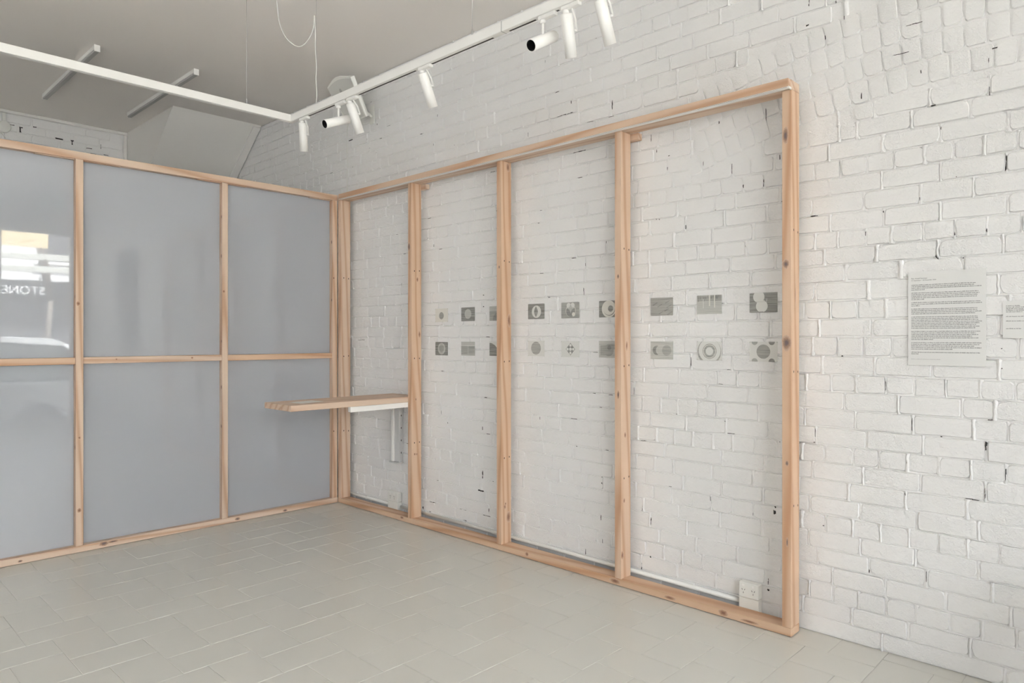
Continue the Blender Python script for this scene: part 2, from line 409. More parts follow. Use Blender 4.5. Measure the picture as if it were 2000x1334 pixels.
GAPS = [(0.863,1.044,0.0053,0.0524),(0.883,0.873,0.004,0.0451),(0.643,0.898,0.006,0.0142),(1.305,0.921,0.0404,0.0049),(1.284,0.955,0.0024,0.0491),(0.522,0.866,0.0046,0.0414),(0.589,0.977,0.0094,0.0351),(0.592,0.79,0.0029,0.0632),(0.574,1.087,0.0175,0.0049),(1.04,0.352,0.0043,0.0233),(1.204,0.313,0.0062,0.0113),(0.751,1.001,0.0089,0.0058),(0.891,0.731,0.0054,0.0105),(0.971,1.207,0.0028,0.0383),(0.808,0.384,0.0026,0.0443),(0.637,0.748,0.0482,0.0028),(1.244,0.524,0.0142,0.0049),(0.767,1.779,0.0115,0.0256),(1.046,1.616,0.0087,0.0093),(1.055,1.899,0.0029,0.039),(0.701,1.871,0.0043,0.0159),(0.587,1.873,0.0041,0.0196),(1.266,1.468,0.0056,0.0489),(1.159,1.341,0.0122,0.0048),(0.521,2.142,0.0017,0.0621),(0.834,2.037,0.0026,0.0149),(0.98,1.999,0.0042,0.0115),(1.286,2.017,0.0321,0.0049),(0.67,1.765,0.0073,0.0057),(0.535,1.383,0.0046,0.0055),(0.535,1.301,0.0046,0.0055),(0.695,2.113,0.005,0.0058),(1.236,2.868,0.0063,0.0227),(1.074,2.563,0.0066,0.047),(0.78,2.436,0.0225,0.0051),(0.985,2.311,0.0049,0.0423),(0.752,2.332,0.0032,0.0204),(0.906,2.697,0.0681,0.003),(0.557,2.622,0.0232,0.0056),(0.829,2.596,0.0046,0.0186),(0.954,2.578,0.0418,0.0038),(0.577,2.449,0.0023,0.0315),(0.519,2.145,0.0023,0.0552),(0.58,2.576,0.0029,0.0196),(1.15,2.936,0.0038,0.0191),(1.187,3.022,0.0062,0.0128),(1.313,3.057,0.0049,0.0329),(1.319,2.952,0.0162,0.0082),(0.858,2.815,0.06,0.003),(1.953,1.29,0.0056,0.0575),(1.73,1.258,0.0295,0.0035),(2.324,1.112,0.0036,0.046),(1.778,1.18,0.03,0.0028),(2.042,0.999,0.0074,0.0058),(1.752,0.983,0.0067,0.0062),(1.484,0.937,0.0469,0.004),(1.479,0.573,0.0094,0.0105),(1.483,0.548,0.0134,0.0296),(2.266,0.435,0.0045,0.0304),(2.208,0.381,0.0061,0.015),(2.084,0.588,0.0293,0.0029),(1.835,0.54,0.0031,0.0563),(1.597,0.518,0.0035,0.0236),(1.457,0.905,0.004,0.0079),(2.257,0.828,0.0356,0.003),(1.715,0.921,0.0367,0.0028),(2.101,2.382,0.0042,0.0295),(1.985,2.041,0.0057,0.0275),(2.173,2.105,0.0069,0.006),(2.154,2.102,0.0052,0.0045),(1.457,2.333,0.0046,0.0295),(1.54,2.215,0.0034,0.0399),(1.65,2.218,0.0064,0.0238),(1.637,1.894,0.0036,0.0244),(1.878,2.373,0.0031,0.027),(1.712,2.317,0.0029,0.0413),(1.786,2.577,0.0053,0.0209),(1.528,2.558,0.0034,0.0531),(1.446,2.11,0.0059,0.0065),(2.092,2.454,0.0151,0.0044),(1.809,2.112,0.0091,0.0049),(2.333,2.044,0.0164,0.0054),(2.208,2.577,0.0053,0.0414),(2.171,2.494,0.0043,0.0224),(5.168,1.493,0.0494,0.0078),(5.141,1.407,0.1226,0.0047),(3.613,0.446,0.013,0.0449),(3.631,0.33,0.0597,0.009),(3.613,0.786,0.0074,0.0411),(3.581,1.0,0.0294,0.0064),(2.698,1.708,0.0057,0.0616),(2.519,0.744,0.024,0.0054),(2.559,0.551,0.0095,0.0493),(2.776,0.914,0.0435,0.0045),(3.064,0.882,0.0063,0.0474),(4.801,1.637,0.0126,0.0075),(3.603,1.731,0.0111,0.0077),(3.603,1.649,0.0111,0.0077),(2.486,1.081,0.0396,0.0043),(3.631,0.327,0.0597,0.009),(3.613,0.435,0.013,0.0359),(3.813,0.157,0.098,0.0119),(3.799,0.113,0.0351,0.0592),(4.194,0.078,0.0303,0.0125),(4.286,0.087,0.0222,0.0309),(2.559,0.553,0.0068,0.0493),(2.566,0.338,0.0054,0.0384),(2.553,0.176,0.0067,0.0438),(2.272,0.098,0.0098,0.0418),(2.209,0.153,0.0168,0.0289),(2.684,0.094,0.0056,0.0391),(2.209,0.37,0.0048,0.0362),(3.576,0.159,0.0734,0.0051),(4.172,0.158,0.0646,0.0055),(3.548,0.215,0.0091,0.0509),(5.308,3.17,0.0776,0.0127),(2.85,2.855,0.1356,0.0066),(2.733,2.597,0.098,0.0051),(2.482,2.847,0.0075,0.0742),(2.602,3.273,0.0078,0.0101),(2.799,2.921,0.0067,0.026),(3.17,2.815,0.0075,0.0688),(4.278,3.026,0.0759,0.0064),(1.516,0.147,0.0144,0.0125),(1.517,0.189,0.0038,0.0312)]
ROWZ = [.040, .123, .207, .290, .377, .453, .538, .620, .701, .788, .870, .955, 1.042, 1.129, 1.212, 1.292, 1.388, 1.474, 1.557,
        1.649, 1.734, 1.812, 1.892, 1.973, 2.060, 2.146, 2.226, 2.314, 2.392, 2.478, 2.554]
while ROWZ[-1] < ZC - 0.05: ROWZ.append(ROWZ[-1] + 0.0838)
HEADER_ROWS = {2, 6, 10, 14, 16, 18, 22, 26, 30, 34, 38, 42}
def arch(y): return 2.54 - 0.045 * ((y - 0.6) / 0.6) ** 2       # underside of the relieving arch set in the wall
RING_H, RINGS, ARCH_Y = 0.111, 4, (-0.75, 1.95)
def in_arch(y, z): return ARCH_Y[0] < y < ARCH_Y[1] and arch(y) - 0.012 < z < arch(y) + RINGS * RING_H + 0.012

def row_bounds(i):
    lo = 0.0 if i == 0 else (ROWZ[i - 1] + ROWZ[i]) / 2
    hi = (ROWZ[i] + ROWZ[i + 1]) / 2 if i + 1 < len(ROWZ) else ZC
    return lo, hi
def row_perps(i, y0, y1):
    hdr = i in HEADER_ROWS
    step = 0.1175 if hdr else 0.2348
    known = sorted(PERPS.get(i, []))
    if i == 0: step = 0.47
    if not known: known = [1.0 + (i % 2) * step * 0.5 + U(-0.03, 0.03)]
    out = [known[0]]
    for k in known[1:]:
        gap = k - out[-1]
        lim = 0.30
        if gap > lim:
            n = max(1, round(gap / step)); a = out[-1]
            out += [a + gap * q / n for q in range(1, n)]
        out.append(k)
    while out[-1] < y1: out.append(out[-1] + step * (2 if hdr and R() < 0.06 else 1) + U(-0.007, 0.007))
    while out[0] > y0: out.insert(0, out[0] - step + U(-0.007, 0.007))
    return out

bricks = []          # (y, z, width, height, tilt, proud)
joints = []          # upright joints (y, z0, z1)
for i in range(len(ROWZ)):
    lo, hi = row_bounds(i)
    ps = row_perps(i, YF + 0.1, YB - 0.05)
    zc = (lo + hi) / 2
    for a, b in zip(ps, ps[1:]):
        # cut the brick where the arch runs through it
        n = 24; spans = []; cur = None
        for k in range(n + 1):
            y = a + (b - a) * k / n
            ok = not (in_arch(y, lo + 0.02) or in_arch(y, hi - 0.02))
            if ok and cur is None: cur = y
            if (not ok or k == n) and cur is not None:
                spans.append((cur, y)); cur = None
        for s0, s1 in spans:
            if s1 - s0 < 0.035: continue
            bricks.append(((s0 + s1) / 2, zc + U(-.0015, .0015), s1 - s0 - 0.010 + U(-.003, .002), hi - lo - 0.008 + U(-.002, .0015), U(-.007, .007), U(-.0035, .002)))
        if not in_arch(b, zc): joints.append((b, lo, hi))
for r in range(RINGS):
    y = ARCH_Y[0] + U(0, 0.05)
    while y < ARCH_Y[1]:
        slope = -0.045 * 2 * (y - 0.6) / 0.36
        ang = math.atan(slope)
        bricks.append((y - sin(ang) * 0, arch(y) + (r + 0.5) * RING_H, 0.072 + U(-.003, .003), RING_H - 0.009, ang + U(-.02, .02), U(-.002, .0012)))
        y += 0.0805 * cos(ang) + U(-.002, .002)

def brick_variant(w, h, seed):
    """unit brick front: flat face with worn corners, chamfer running back into the joint (about 50 triangles)"""
    rnd = random.Random(seed)
    c = rnd.uniform(0.006, 0.016)
    pts = []
    corners = [(-1, -1), (1, -1), (1, 1), (-1, 1)]
    for q, (sx, sy) in enumerate(corners):
        cc = c * rnd.uniform(0.5, 1.6)
        p1 = (sx * w / 2, sy * (h / 2 - cc)); p2 = (sx * (w / 2 - cc), sy * h / 2); pm = (sx * (w / 2 - cc * 0.3), sy * (h / 2 - cc * 0.3))
        seq = [p1, pm, p2] if (sx * sy) > 0 else [p2, pm, p1]
        pts += seq
        nx, ny = corners[(q + 1) % 4]
        pts.append(((sx + nx) / 2 * w / 2 * rnd.uniform(0.2, 1.0) if sx != nx else sx * w / 2, (sy + ny) / 2 * h / 2 if sy == ny else 0))
    pts = [(x + rnd.uniform(-.0016, .0016), y + rnd.uniform(-.0014, .0014)) for x, y in pts]
    n = len(pts)
    V = [(rnd.uniform(-.0012, .0004), 0, 0)]
    V += [(rnd.uniform(-.0004, .0008), x * 0.976, y * 0.94) for x, y in pts]
    V += [(0.0080, x * 1.014, y * 1.025) for x, y in pts]
    F = []
    for k in range(n):
        k2 = (k + 1) % n
        F.append((0, 1 + k2, 1 + k)); F.append((1 + k, 1 + k2, 1 + n + k2, 1 + n + k))
    return V, F
VAR = {'s': [brick_variant(0.225, 0.075, 10 + k) for k in range(9)], 'h': [brick_variant(0.107, 0.075, 40 + k) for k in range(7)], 'r': [brick_variant(0.072, 0.102, 70 + k) for k in range(5)]}
NOM = {'s': (0.225, 0.075), 'h': (0.107, 0.075), 'r': (0.072, 0.102)}
VMESH = {k: [mesh('brick', v, f, M['brick']) for v, f in vs] for k, vs in VAR.items()}

def joint_strips(V, F, uprights, rows, y0, y1, X):
    """lumpy mortar: upright beads that bulge, bed joints that wander"""
    for (y, z0, z1) in uprights:
        base = len(V); m = 5
        fat = U(0.7, 1.5); big = U(-0.003, 0.006)
        for k in range(m):
            z = z0 + (z1 - z0) * k / (m - 1); dy = U(-.0025, .0025); bul = big + U(-.0015, .0015)
            for q, (o, d) in enumerate(((-.0085, .007), (-.0045, .0025), (0, .0004), (.0045, .0025), (.0085, .007))):
                V.append((X + d - (bul if 0 < q < 4 else 0), y + dy + o * fat, z))
        for k in range(m - 1):
            for q in range(4):
                a = base + k * 5 + q
                F.append((a, a + 5, a + 6, a + 1))
    for z in rows:
        base = len(V); n = int((y1 - y0) / 0.028)
        wander = U(0, 50)
        for k in range(n + 1):
            y = y0 + (y1 - y0) * k / n
            dz = 0.003 * noise.noise((y * 3 + wander, z * 9, 1)) + U(-.0008, .0008)
            bul = 0.006 * noise.noise((y * 14 + wander, z * 9, 7)) + U(-.002, .002)
            for o, d in ((-.0075, .007), (0, .0028), (.0075, .007)):
                V.append((X + d - (bul if o == 0 else 0), y, z + dz + o))
        for k in range(n):
            for q in range(2):
                a = base + k * 3 + q
                F.append((a, a + 1, a + 4, a + 3))

V, F = [], []
bx = [(WX + .007, YF), (WX + .007, YB + .3), (WX + .24, YB + .3), (WX + .24, YF)]
V += [(x, y, 0) for x, y in bx] + [(x, y, ZC) for x, y in bx]
F += [(0, 1, 5, 4), (1, 2, 6, 5), (2, 3, 7, 6), (3, 0, 4, 7), (4, 5, 6, 7), (3, 2, 1, 0)]
bed = []
for i in range(1, len(ROWZ)): bed.append(row_bounds(i)[0])
joint_strips(V, F, [j for j in joints if j[0] > -0.6], [], 0, 0, WX)
for z in bed:
    if z < 2.1 or z > 3.0: joint_strips(V, F, [], [z], -0.6, YB, WX)
    else:
        yb = -0.6
        ys = [k * 0.02 for k in range(-30, 130)]
        ins = [y for y in ys if in_arch(y, z)]
        if ins:
            if max(ins) < YB: joint_strips(V, F, [], [z], max(ins) + .01, YB, WX)
            if min(ins) > -0.55: joint_strips(V, F, [], [z], -0.6, min(ins) - .01, WX)
        else: joint_strips(V, F, [], [z], -0.6, YB, WX)
wall_right = struct(obj('wall_right', mesh('wall_right', V, F, M['brick'])), 'painted white brick wall behind the timber frame')

def kind_of(w, h):
    return 'r' if h > 0.095 else ('s' if w > 0.165 else 'h')
def shown(bk):
    y, z = bk[0], bk[1]
    if y < 0.35: return 0
    px, py, d = project(WX, y, z)
    if not (-20 < px < 2020 and -20 < py < 1354): return 0
    x1 = project(WX, y - bk[2] / 2, z)[0]; x0 = project(WX, y + bk[2] / 2, z)[0]
    return abs(x1 - x0) * bk[3] * FPX / d
order = sorted(range(len(bricks)), key=lambda k: -shown(bricks[k]))
single = set(order[:298])
V, F = [], []
for k, (y, z, w, h, ang, pr) in enumerate(bricks):
    kd = kind_of(w, h); vi = random.randrange(len(VAR[kd])); sy, sz = w / NOM[kd][0], h / NOM[kd][1]
    fl = random.choice((1, -1))
    if k in single:
        o = obj('brick', VMESH[kd][vi], wall_right, (WX + pr, y, z))
        o.rotation_euler = (ang + (pi if fl < 0 else 0), 0, 0); o.scale = (1, sy, sz)
    else:
        vv, ff = VAR[kd][vi]; base = len(V)
        ca, sa = cos(ang + (pi if fl < 0 else 0)), sin(ang + (pi if fl < 0 else 0))
        for (a, b, c) in vv:
            b2, c2 = b * sy, c * sz
            V.append((WX + pr + a, y + b2 * ca - c2 * sa, z + b2 * sa + c2 * ca))
        F += [tuple(base + q for q in f) for f in ff]
o = obj('brick_field', mesh('brick_field', V, F, M['brick']), wall_right); o['kind'] = 'stuff'
# dark open spots in the joints
V, F = [], []
def gap_patch(y, z, w, h, X=WX - .0022):
    n = 9; base = len(V)
    w *= U(.85, 1.25); h *= U(.85, 1.2); w = max(w, .0035); h = max(h, .0035)
    V.append((X, y, z))
    for k in range(n):
        a = 2 * pi * k / n
        q = U(0.45, 1.15)
        cx = abs(cos(a)) ** 0.5 * math.copysign(1, cos(a)); sx = abs(sin(a)) ** 0.5 * math.copysign(1, sin(a))
        V.append((X, y + w / 2 * cx * q, z + h / 2 * sx * q))
    for k in range(n): F.append((base, base + 1 + (k + 1) % n, base + 1 + k))
for (y, z, w, h) in GAPS:
    if max(w, h) > 0.03:                      # long cracks break into a few pieces
        n = 1 + int(max(w, h) / 0.028)
        for k in range(n):
            t = (k + 0.5) / n - 0.5
            if R() < 0.8: gap_patch(y + t * w * (w > h) + U(-.0012, .0012), z + t * h * (h >= w) + U(-.0012, .0012), (w / n * 1.45 if w > h else w * U(.6, 1.1)), (h / n * 1.45 if h >= w else h * U(.6, 1.1)))
    else: gap_patch(y, z, w, h)
for (y, z0, z1) in joints:
    if 2.35 < y < 7.3 and R() < 0.05:
        zz = U(z0 + .01, z1 - .01); gap_patch(y + U(-.004, .004), zz, U(.003, .006), U(.008, .03))
for z in bed:
    for _ in range(2):
        y = U(2.35, 7.0)
        if R() < 0.6: gap_patch(y, z + U(-.003, .003), U(.012, .05), U(.003, .005))
o = obj('mortar_gap', mesh('mortar_gap', V, F, M['gap']), wall_right); o['kind'] = 'stuff'
# grey blocks along the foot of the wall behind the bottom plate
for k in range(15):
    y = 1.67 + k * 0.237
    box('footing_block', WX - .006 + U(-.003, .002), WX + .004, y, y + 0.229, 0.0, 0.044, M['grey'], wall_right, 0.003)

# ------------------------------------------------------------------ floor of painted herringbone tiles
floor = struct(box('floor', WL - .2, WX + .2, YF - .25, YB + .2, -0.16, -0.0020, M['grout']), 'pale grey-green painted herringbone tile floor')
TW, TL, TG = 0.2, 0.3, 0.0026
bm = bmesh.new()
bmesh.ops.create_cube(bm, size=1.0)
bmesh.ops.scale(bm, vec=(TL - TG, TW - TG, 0.010), verts=bm.verts)
bmesh.ops.bevel(bm, geom=[e for e in bm.edges if all(v.co.z > 0 for v in e.verts)], offset=0.0009, segments=1, affect='EDGES', profile=0.5)
tile_me = bm_mesh('floor_tile', bm, M['tile'])
tiles = []
for m in range(-24, 25):
    for n in range(-48, 49):
        x0 = -0.13 + n * TW + m * TL; y0 = -0.04 + n * TW - m * TL
        for (cx, cy_, rot) in ((x0 + TL / 2, y0 + TW / 2, 0), (x0 + TL + TW / 2, y0 + TW - TL / 2, pi / 2)):
            if WL < cx < WX + 0.13 and YF < cy_ < YB: tiles.append((cx, cy_, rot))
def tile_shown(t):
    d = t[0] * sin(YAW) + t[1] * cos(YAW)
    if d < 0.3: return 0
    px, py, d = project(t[0], t[1], 0)
    if not (-60 < px < 2060 and py < 1400) or t[1] > FY: return 0
    return 1 / d ** 3
tiles.sort(key=lambda t: -tile_shown(t))
V, F = [], []
tv = [v.co.copy() for v in tile_me.vertices]; tf = [tuple(p.vertices) for p in tile_me.polygons]
for k, (x, y, rot) in enumerate(tiles):
    tilt = (-U(.0015, .0085), U(-.0004, .0004)); dz = U(-.0004, .0002)
    if k < 298 and tile_shown((x, y, rot)) > 0:
        o = obj('floor_tile', tile_me, floor, (x, y, -0.005 + dz)); o.rotation_euler = (tilt[0], tilt[1], 0) if rot == 0 else (0, tilt[0] * .6, rot)
    else:
        base = len(V); c, s = cos(rot), sin(rot)
        V += [(x + v.x * c - v.y * s, y + v.x * s + v.y * c, v.z - 0.005 + dz) for v in tv]
        F += [tuple(base + q for q in f) for f in tf]
o = obj('floor_tile_field', mesh('floor_tile_field', V, F, M['tile']), floor, (0, 0, 0)); o['kind'] = 'stuff'

# ------------------------------------------------------------------ ceiling, back wall, other walls
struct(box('ceiling', WL - .2, WX + .24, YF - .2, YB + .3, ZC, ZC + .15, M['ceil']), 'flat grey-white painted ceiling')
wl = struct(box('wall_left', WL - .2, WL, YF, YB + .3, 0, SIDE_Z[0], M['trim']), 'white wall with added fill-light windows on the far side of the room')
box('head_wall', WL - .2, WL, YF, YB + .3, SIDE_Z[1], ZC, M['trim'], wl)
for k in range(SIDE_N + 1):
    y = SIDE_Y[0] + (SIDE_Y[1] - SIDE_Y[0]) * k / SIDE_N
    a_, b_ = (YF, y) if k == 0 else ((y, YB + .3) if k == SIDE_N else (y - .06, y + .06))
    box('pier', WL - .2, WL, a_, b_, SIDE_Z[0], SIDE_Z[1], M['trim'], wl)
V, F = [], []
YBX = YB + .006
V += [(x, y, z) for z in (0, ZC) for x, y in ((WL, YBX), (WX + .0, YBX), (WX + .0, YBX + .2), (WL, YBX + .2))]
F += [(0, 1, 5, 4), (1, 2, 6, 5), (2, 3, 7, 6), (3, 0, 4, 7), (4, 5, 6, 7), (3, 2, 1, 0)]
wall_back = struct(obj('wall_back', mesh('wall_back', V, F, M['brick'])), 'painted brick back wall above the partition')
BM_ = [mesh('brick', [(y, x, z) for x, y, z in v], [f[::-1] for f in f_], M['brick']) for v, f_ in VAR['s'][:5]]
for i in range(9):
    z = ZC - 0.075 - i * 0.0838
    for k in range(-2, 12):
        x = -0.3 + (k + 0.5 * (i % 2)) * 0.235 + U(-.01, .01)
        if WL + .2 < x < 2.44 and project(x, YB, z)[0] > -40:
            o = obj('brick', random.choice(BM_), wall_back, (x, YB + U(-.002, .001), z)); o.rotation_euler = (0, U(-.006, .006), 0)
V, F = [], []
for (x, z, w, h) in ((1.60, 3.475, .012, .055), (1.605, 3.50, .03, .012), (1.93, 3.455, .075, .014), (2.045, 3.44, .012, .05), (2.045, 3.46, .03, .012), (2.31, 3.45, .006, .05),
                     (2.31, 3.34, .01, .01), (2.31, 3.29, .012, .012), (1.72, 3.53, .03, .01), (1.42, 3.56, .006, .09), (1.53, 3.51, .05, .006), (2.2, 3.41, .06, .006), (2.36, 3.37, .05, .006), (2.24, 3.36, .06, .005)):
    b0 = len(V)
    V += [(x + w / 2 * a + U(-.002, .002), YB - .0035, z + h / 2 * b + U(-.002, .002)) for a, b in ((-1, -1), (0, -.8), (1, -1), (.8, 0), (1, 1), (0, .8), (-1, 1), (-.8, 0))]
    F.append(tuple(range(b0, b0 + 8)))
o = obj('mortar_gap', mesh('mortar_gap', V, F, M['gap']), wall_back); o['kind'] = 'stuff'
struct(box('trim_1', WL, 2.561, YB - .035, YB - .004, ZC - .032, ZC - .001, M['trim'], None, .006), 'narrow moulding along the top of the back wall')
struct(box('trim_2', 2.528, 2.559, YB - .035, YB - .004, 0, ZC - .033, M['trim'], None, .006), 'narrow upright moulding at the end of the back wall')
# boxed-in stair soffit in the back corner
sl = (2.60 - ZC) / (YB - 6.955) * 1.0
prof = [(6.955, ZC - .001), (YB - .001, ZC - .001 + (YB - 6.955) * -0.789), (YB - .001, ZC - .001)]
soff = struct(prism('wall_soffit', prof, 0, 2.561, WX - .01, M['trim'], None, (2.561, 6.955, ZC)), 'sloping white soffit under a stair in the back corner')
ns = Vector((0, -0.789, -1)).normalized() * 0.014
prism('edge_board', [(6.975, ZC - .016), (6.975 + ns.y, ZC - .016 + ns.z), (YB - .03 + ns.y, ZC - .016 - (YB - .03 - 6.975) * .789 + ns.z), (YB - .03, ZC - .016 - (YB - .03 - 6.975) * .789)],
      0, 3.368, WX - .012, M['trim'], soff, (3.368, 6.975, ZC - .02))
# pipe drop and round junction box on the back wall
t = thing('conduit_drop', 'white conduit and round junction box high on the back wall', 'conduit', (1.463, YB - .02, 3.42))
box('conduit', 1.447, 1.479, YB - .03, YB - .004, 3.52, ZC - .034, M['plastic'], t, .004)
o = obj('junction_box', lathe_me('junction_box', [(0, .034), (.05, .034), (.058, .026), (.058, 0), (0, 0)], M['plastic'], 20), t, (1.463, YB - .003, 3.475)); o.rotation_euler = (pi / 2, 0, 0)
tube('cable', [(1.44, YB - .012, 3.42), (1.46, YB - .012, 3.395), (1.48, YB - .012, 3.37)], .005, M['cord'], t)

# ------------------------------------------------------------------ stud frame along the brick wall
STUD_Y = [5.231, 4.251, 3.284, 2.318, 1.342]          # near faces of the five studs
SW = 0.045
D2 = 0.097                                             # depth of the studs
frame = thing('timber_stud_frame', 'open pine stud frame standing along the white brick wall', 'frame', (FX, 3.3, 0))
box('bottom_plate', FX, FX + D2, 1.3422, 5.276, 0.0030, 0.042, M['py'], frame, .0016)
box('top_plate', FX, FX + D2, 1.3422, 5.276, 2.612, 2.657, M['py'], frame, .0016)
box('front_batten', FX - .030, FX - .0005, 1.345, 5.222, 2.617, 2.657, M['py'], frame, .0016)
kn = {0: [], 1: [(0.057, 1.874, .008, .016), (0.077, 1.452, .008, .022), (0.042, .952, .006, .010), (.032, .532, .007, .009), (.052, .53, .006, .009)],
      2: [(.074, 1.543, .013, .038), (.064, 2.575, .014, .024), (.069, .215, .017, .032), (.034, .29, .008, .014), (.04, .31, .006, .008)],
      3: [(.056, 1.381, .007, .024), (.04, .865, .008, .014), (.03, .489, .008, .012), (.012, .179, .011, .022)], 4: [(.046, 1.635, .004, .05), (.03, 2.0, .004, .006)]}
kx = {1: [(.03, 2.124, .011, .03)], 4: [(.023, 1.402, .019, .030), (.028, 2.394, .012, .035), (.026, 1.779, .014, .018), (.021, .827, .007, .012), (.02, .45, .004, .02)], 3: [(.021, 1.779, .006, .012), (.02, 1.1, .007, .02)], 2: [(.02, 1.9, .006, .01)]}
screw_me = disc_me('screw', .0042, .0062, M['screw'], 10, 'y', .05)
for i, y in enumerate(STUD_Y):
    st = box('stud', FX + .001, FX + D2 - .001, y + .0003, y + SW, .0425, 2.6115, M['pz'], frame, .0016)
    for z in (1.94, 1.265, .62):
        for dx in (.029, .077): obj('screw', screw_me, st, (FX + dx, y - .0004, z + U(-.004, .004)))
    for (dx, z, a, b) in kn[i]: obj('knot', disc_me('knot', a, b, M['knot'], 14, 'y'), st, (FX + dx, y - .0004, z))
    for (dy, z, a, b) in kx.get(i, []): obj('knot', disc_me('knot', a, b, M['knot2'], 14, 'x'), st, (FX + .0003, y + dy, z))
for y in (4.251, 2.318): box('spacer_block', FX + D2 + .0005, WX - .006, y - .05, y + .03, 2.574, 2.6115, M['py'], frame, .0015)
for (y, z, a, b) in ((4.37, .03, .02, .008), (3.05, .03, .012, .012), (2.36, .024, .03, .012), (1.69, .024, .022, .014), (2.0, .02, .03, .008), (1.55, .018, .04, .006)):
    obj('knot', disc_me('knot', a, b, M['knot'], 14, 'x'), frame, (FX - .0004, y, z))
tr = box('batten_track', FX - .029, FX - .003, 1.347, 5.215, 2.611, 2.6168, M['white'], frame, .0008)
box('track_slot', FX - .0295, FX - .0290, 1.352, 5.2, 2.6131, 2.6143, M['slot'], tr)
box('end_cap', FX - .030, FX - .001, 1.340, 1.3468, 2.606, 2.618, M['plastic'], tr, .001)

# ------------------------------------------------------------------ glazed partition across the room
part = thing('glazed_partition', 'pine framed partition with frosted panels across the room', 'partition', (1.85, FY, 0))
PD = 0.09
QX = [(0.350, 0.395), (1.326, 1.371), (2.302, 2.347), (3.259, 3.306)]
box('bottom_plate', .350, 3.3105, FY, FY + PD, .0026, .045, M['px'], part, .0016)
box('top_plate', .350, 3.3105, FY, FY + PD, 2.611, 2.660, M['px'], part, .0016)
qk = {1: [(.015, 1.653, .011, .013), (.021, .763, .007, .009), (.021, .281, .011, .013)], 2: [(.012, 1.78, .008, .011)]}
qs = {1: [1.70, .70], 2: [2.35, 2.05, 1.40, 1.05, .75], 3: [2.25, 1.75, .85]}
for i, (a, b) in enumerate(QX):
    st = box('stud', a, b, FY + .0006, FY + PD - .001, .0455, 2.6105, M['pz'], part, .0016)
    for (dx, z, u, v) in qk.get(i, []): obj('knot', disc_me('knot', u, v, M['knot'], 14, 'y'), st, (a + dx, FY + .0002, z))
    for z in qs.get(i, []): obj('knot', disc_me('knot', .007, .015, M['knot2'], 12, 'x'), st, (a - .0004, FY + .015, z))
    if i == 3:
        for z in (1.94, .62): obj('screw', screw_me, st, (a + .012, FY + .0002, z))
for i in range(3):
    a, b = QX[i][1] + .0005, QX[i + 1][0] - .0005
    z0 = (1.2505, 1.252, 1.250)[i]
    ra = box('rail', a, b, FY + .006, FY + PD - .006, z0, z0 + .044, M['px'], part, .0016)
    if i == 1:
        for x in (1.572, 2.08): obj('knot', disc_me('knot', .007, .006, M['knot'], 12, 'y'), ra, (x, FY + .0056, 1.278))
    for (za, zb) in ((.046, z0 - .0008), (z0 + .0448, 2.610)):
        box('frosted_panel', a + .0003, b - .0003, FY + .046, FY + .052, za, zb, M['frost'], part)
for x0, x1 in ((1.10, 1.32), (1.375, 1.60), (2.12, 2.30), (2.35, 2.50), (3.05, 3.25)):
    box('packer_strip', x0, x1, FY + .012, FY + .040, 2.606, 2.6108, M['px'], part, .0005)
for (x, z, a, b) in ((1.493, .030, .026, .014), (2.421, .024, .018, .010), (2.819, .018, .017, .009), (1.55, .033, .03, .006), (1.02, .02, .012, .006)):
    obj('knot', disc_me('knot', a, b, M['knot2'], 14, 'y'), part, (x, FY - .0004, z))

# ------------------------------------------------------------------ shelf on its bracket
sh = thing('pine_shelf', 'thick pine shelf board cantilevered through the stud frame', 'shelf', (2.9, 4.48, .93))
box('board', 2.338, 3.447, 4.2985, 4.67, .930, .971, M['px'], sh, .0018)
b = box('bracket_arm', 2.807, 3.444, 4.305, 4.340, .890, .9295, M['white'], sh, .002)
for x in (2.91, 3.17): obj('screw', lathe_me('screw', [(0, .004), (.006, .003), (.007, 0)], M['galv'], 10), b, (x, 4.322, .888)).rotation_euler = (pi, 0, 0)
b = thing('shelf_bracket', 'white steel channel bracket on the brick wall below the shelf', 'bracket', (3.43, 4.57, .42))
box('leg', 3.408, 3.449, 4.535, 4.605, .425, .9293, M['galv'], b, .0015)
box('flange', 3.393, 3.4075, 4.592, 4.618, .428, .9293, M['white'], b, .0015)
box('foot_plate', 3.385, 3.447, 4.525, 4.640, .416, .4245, M['galv'], b, .0015)
for z in (.5, .6, .7, .8): obj('slot_hole', disc_me('slot_hole', .004, .008, M['slot'], 10, 'y', 0), b, (3.43, 4.5346, z))
o = obj('paper_sheet', mesh('paper_sheet', [(-.105, -.07, 0), (.1, -.075, 0), (.105, .07, 0), (-.09, .075, 0), (-.105, -.07, .0006), (.1, -.075, .0006), (.105, .07, .0006), (-.09, .075, .0006)],
    [(3, 2, 1, 0), (4, 5, 6, 7), (0, 1, 5, 4), (1, 2, 6, 5), (2, 3, 7, 6), (3, 0, 4, 7)], M['cream']), None, (2.55, 4.47, .9712))
o.rotation_euler = (0, 0, .15)
tag(o, 'small cream paper sheet lying on the pine shelf', 'paper')

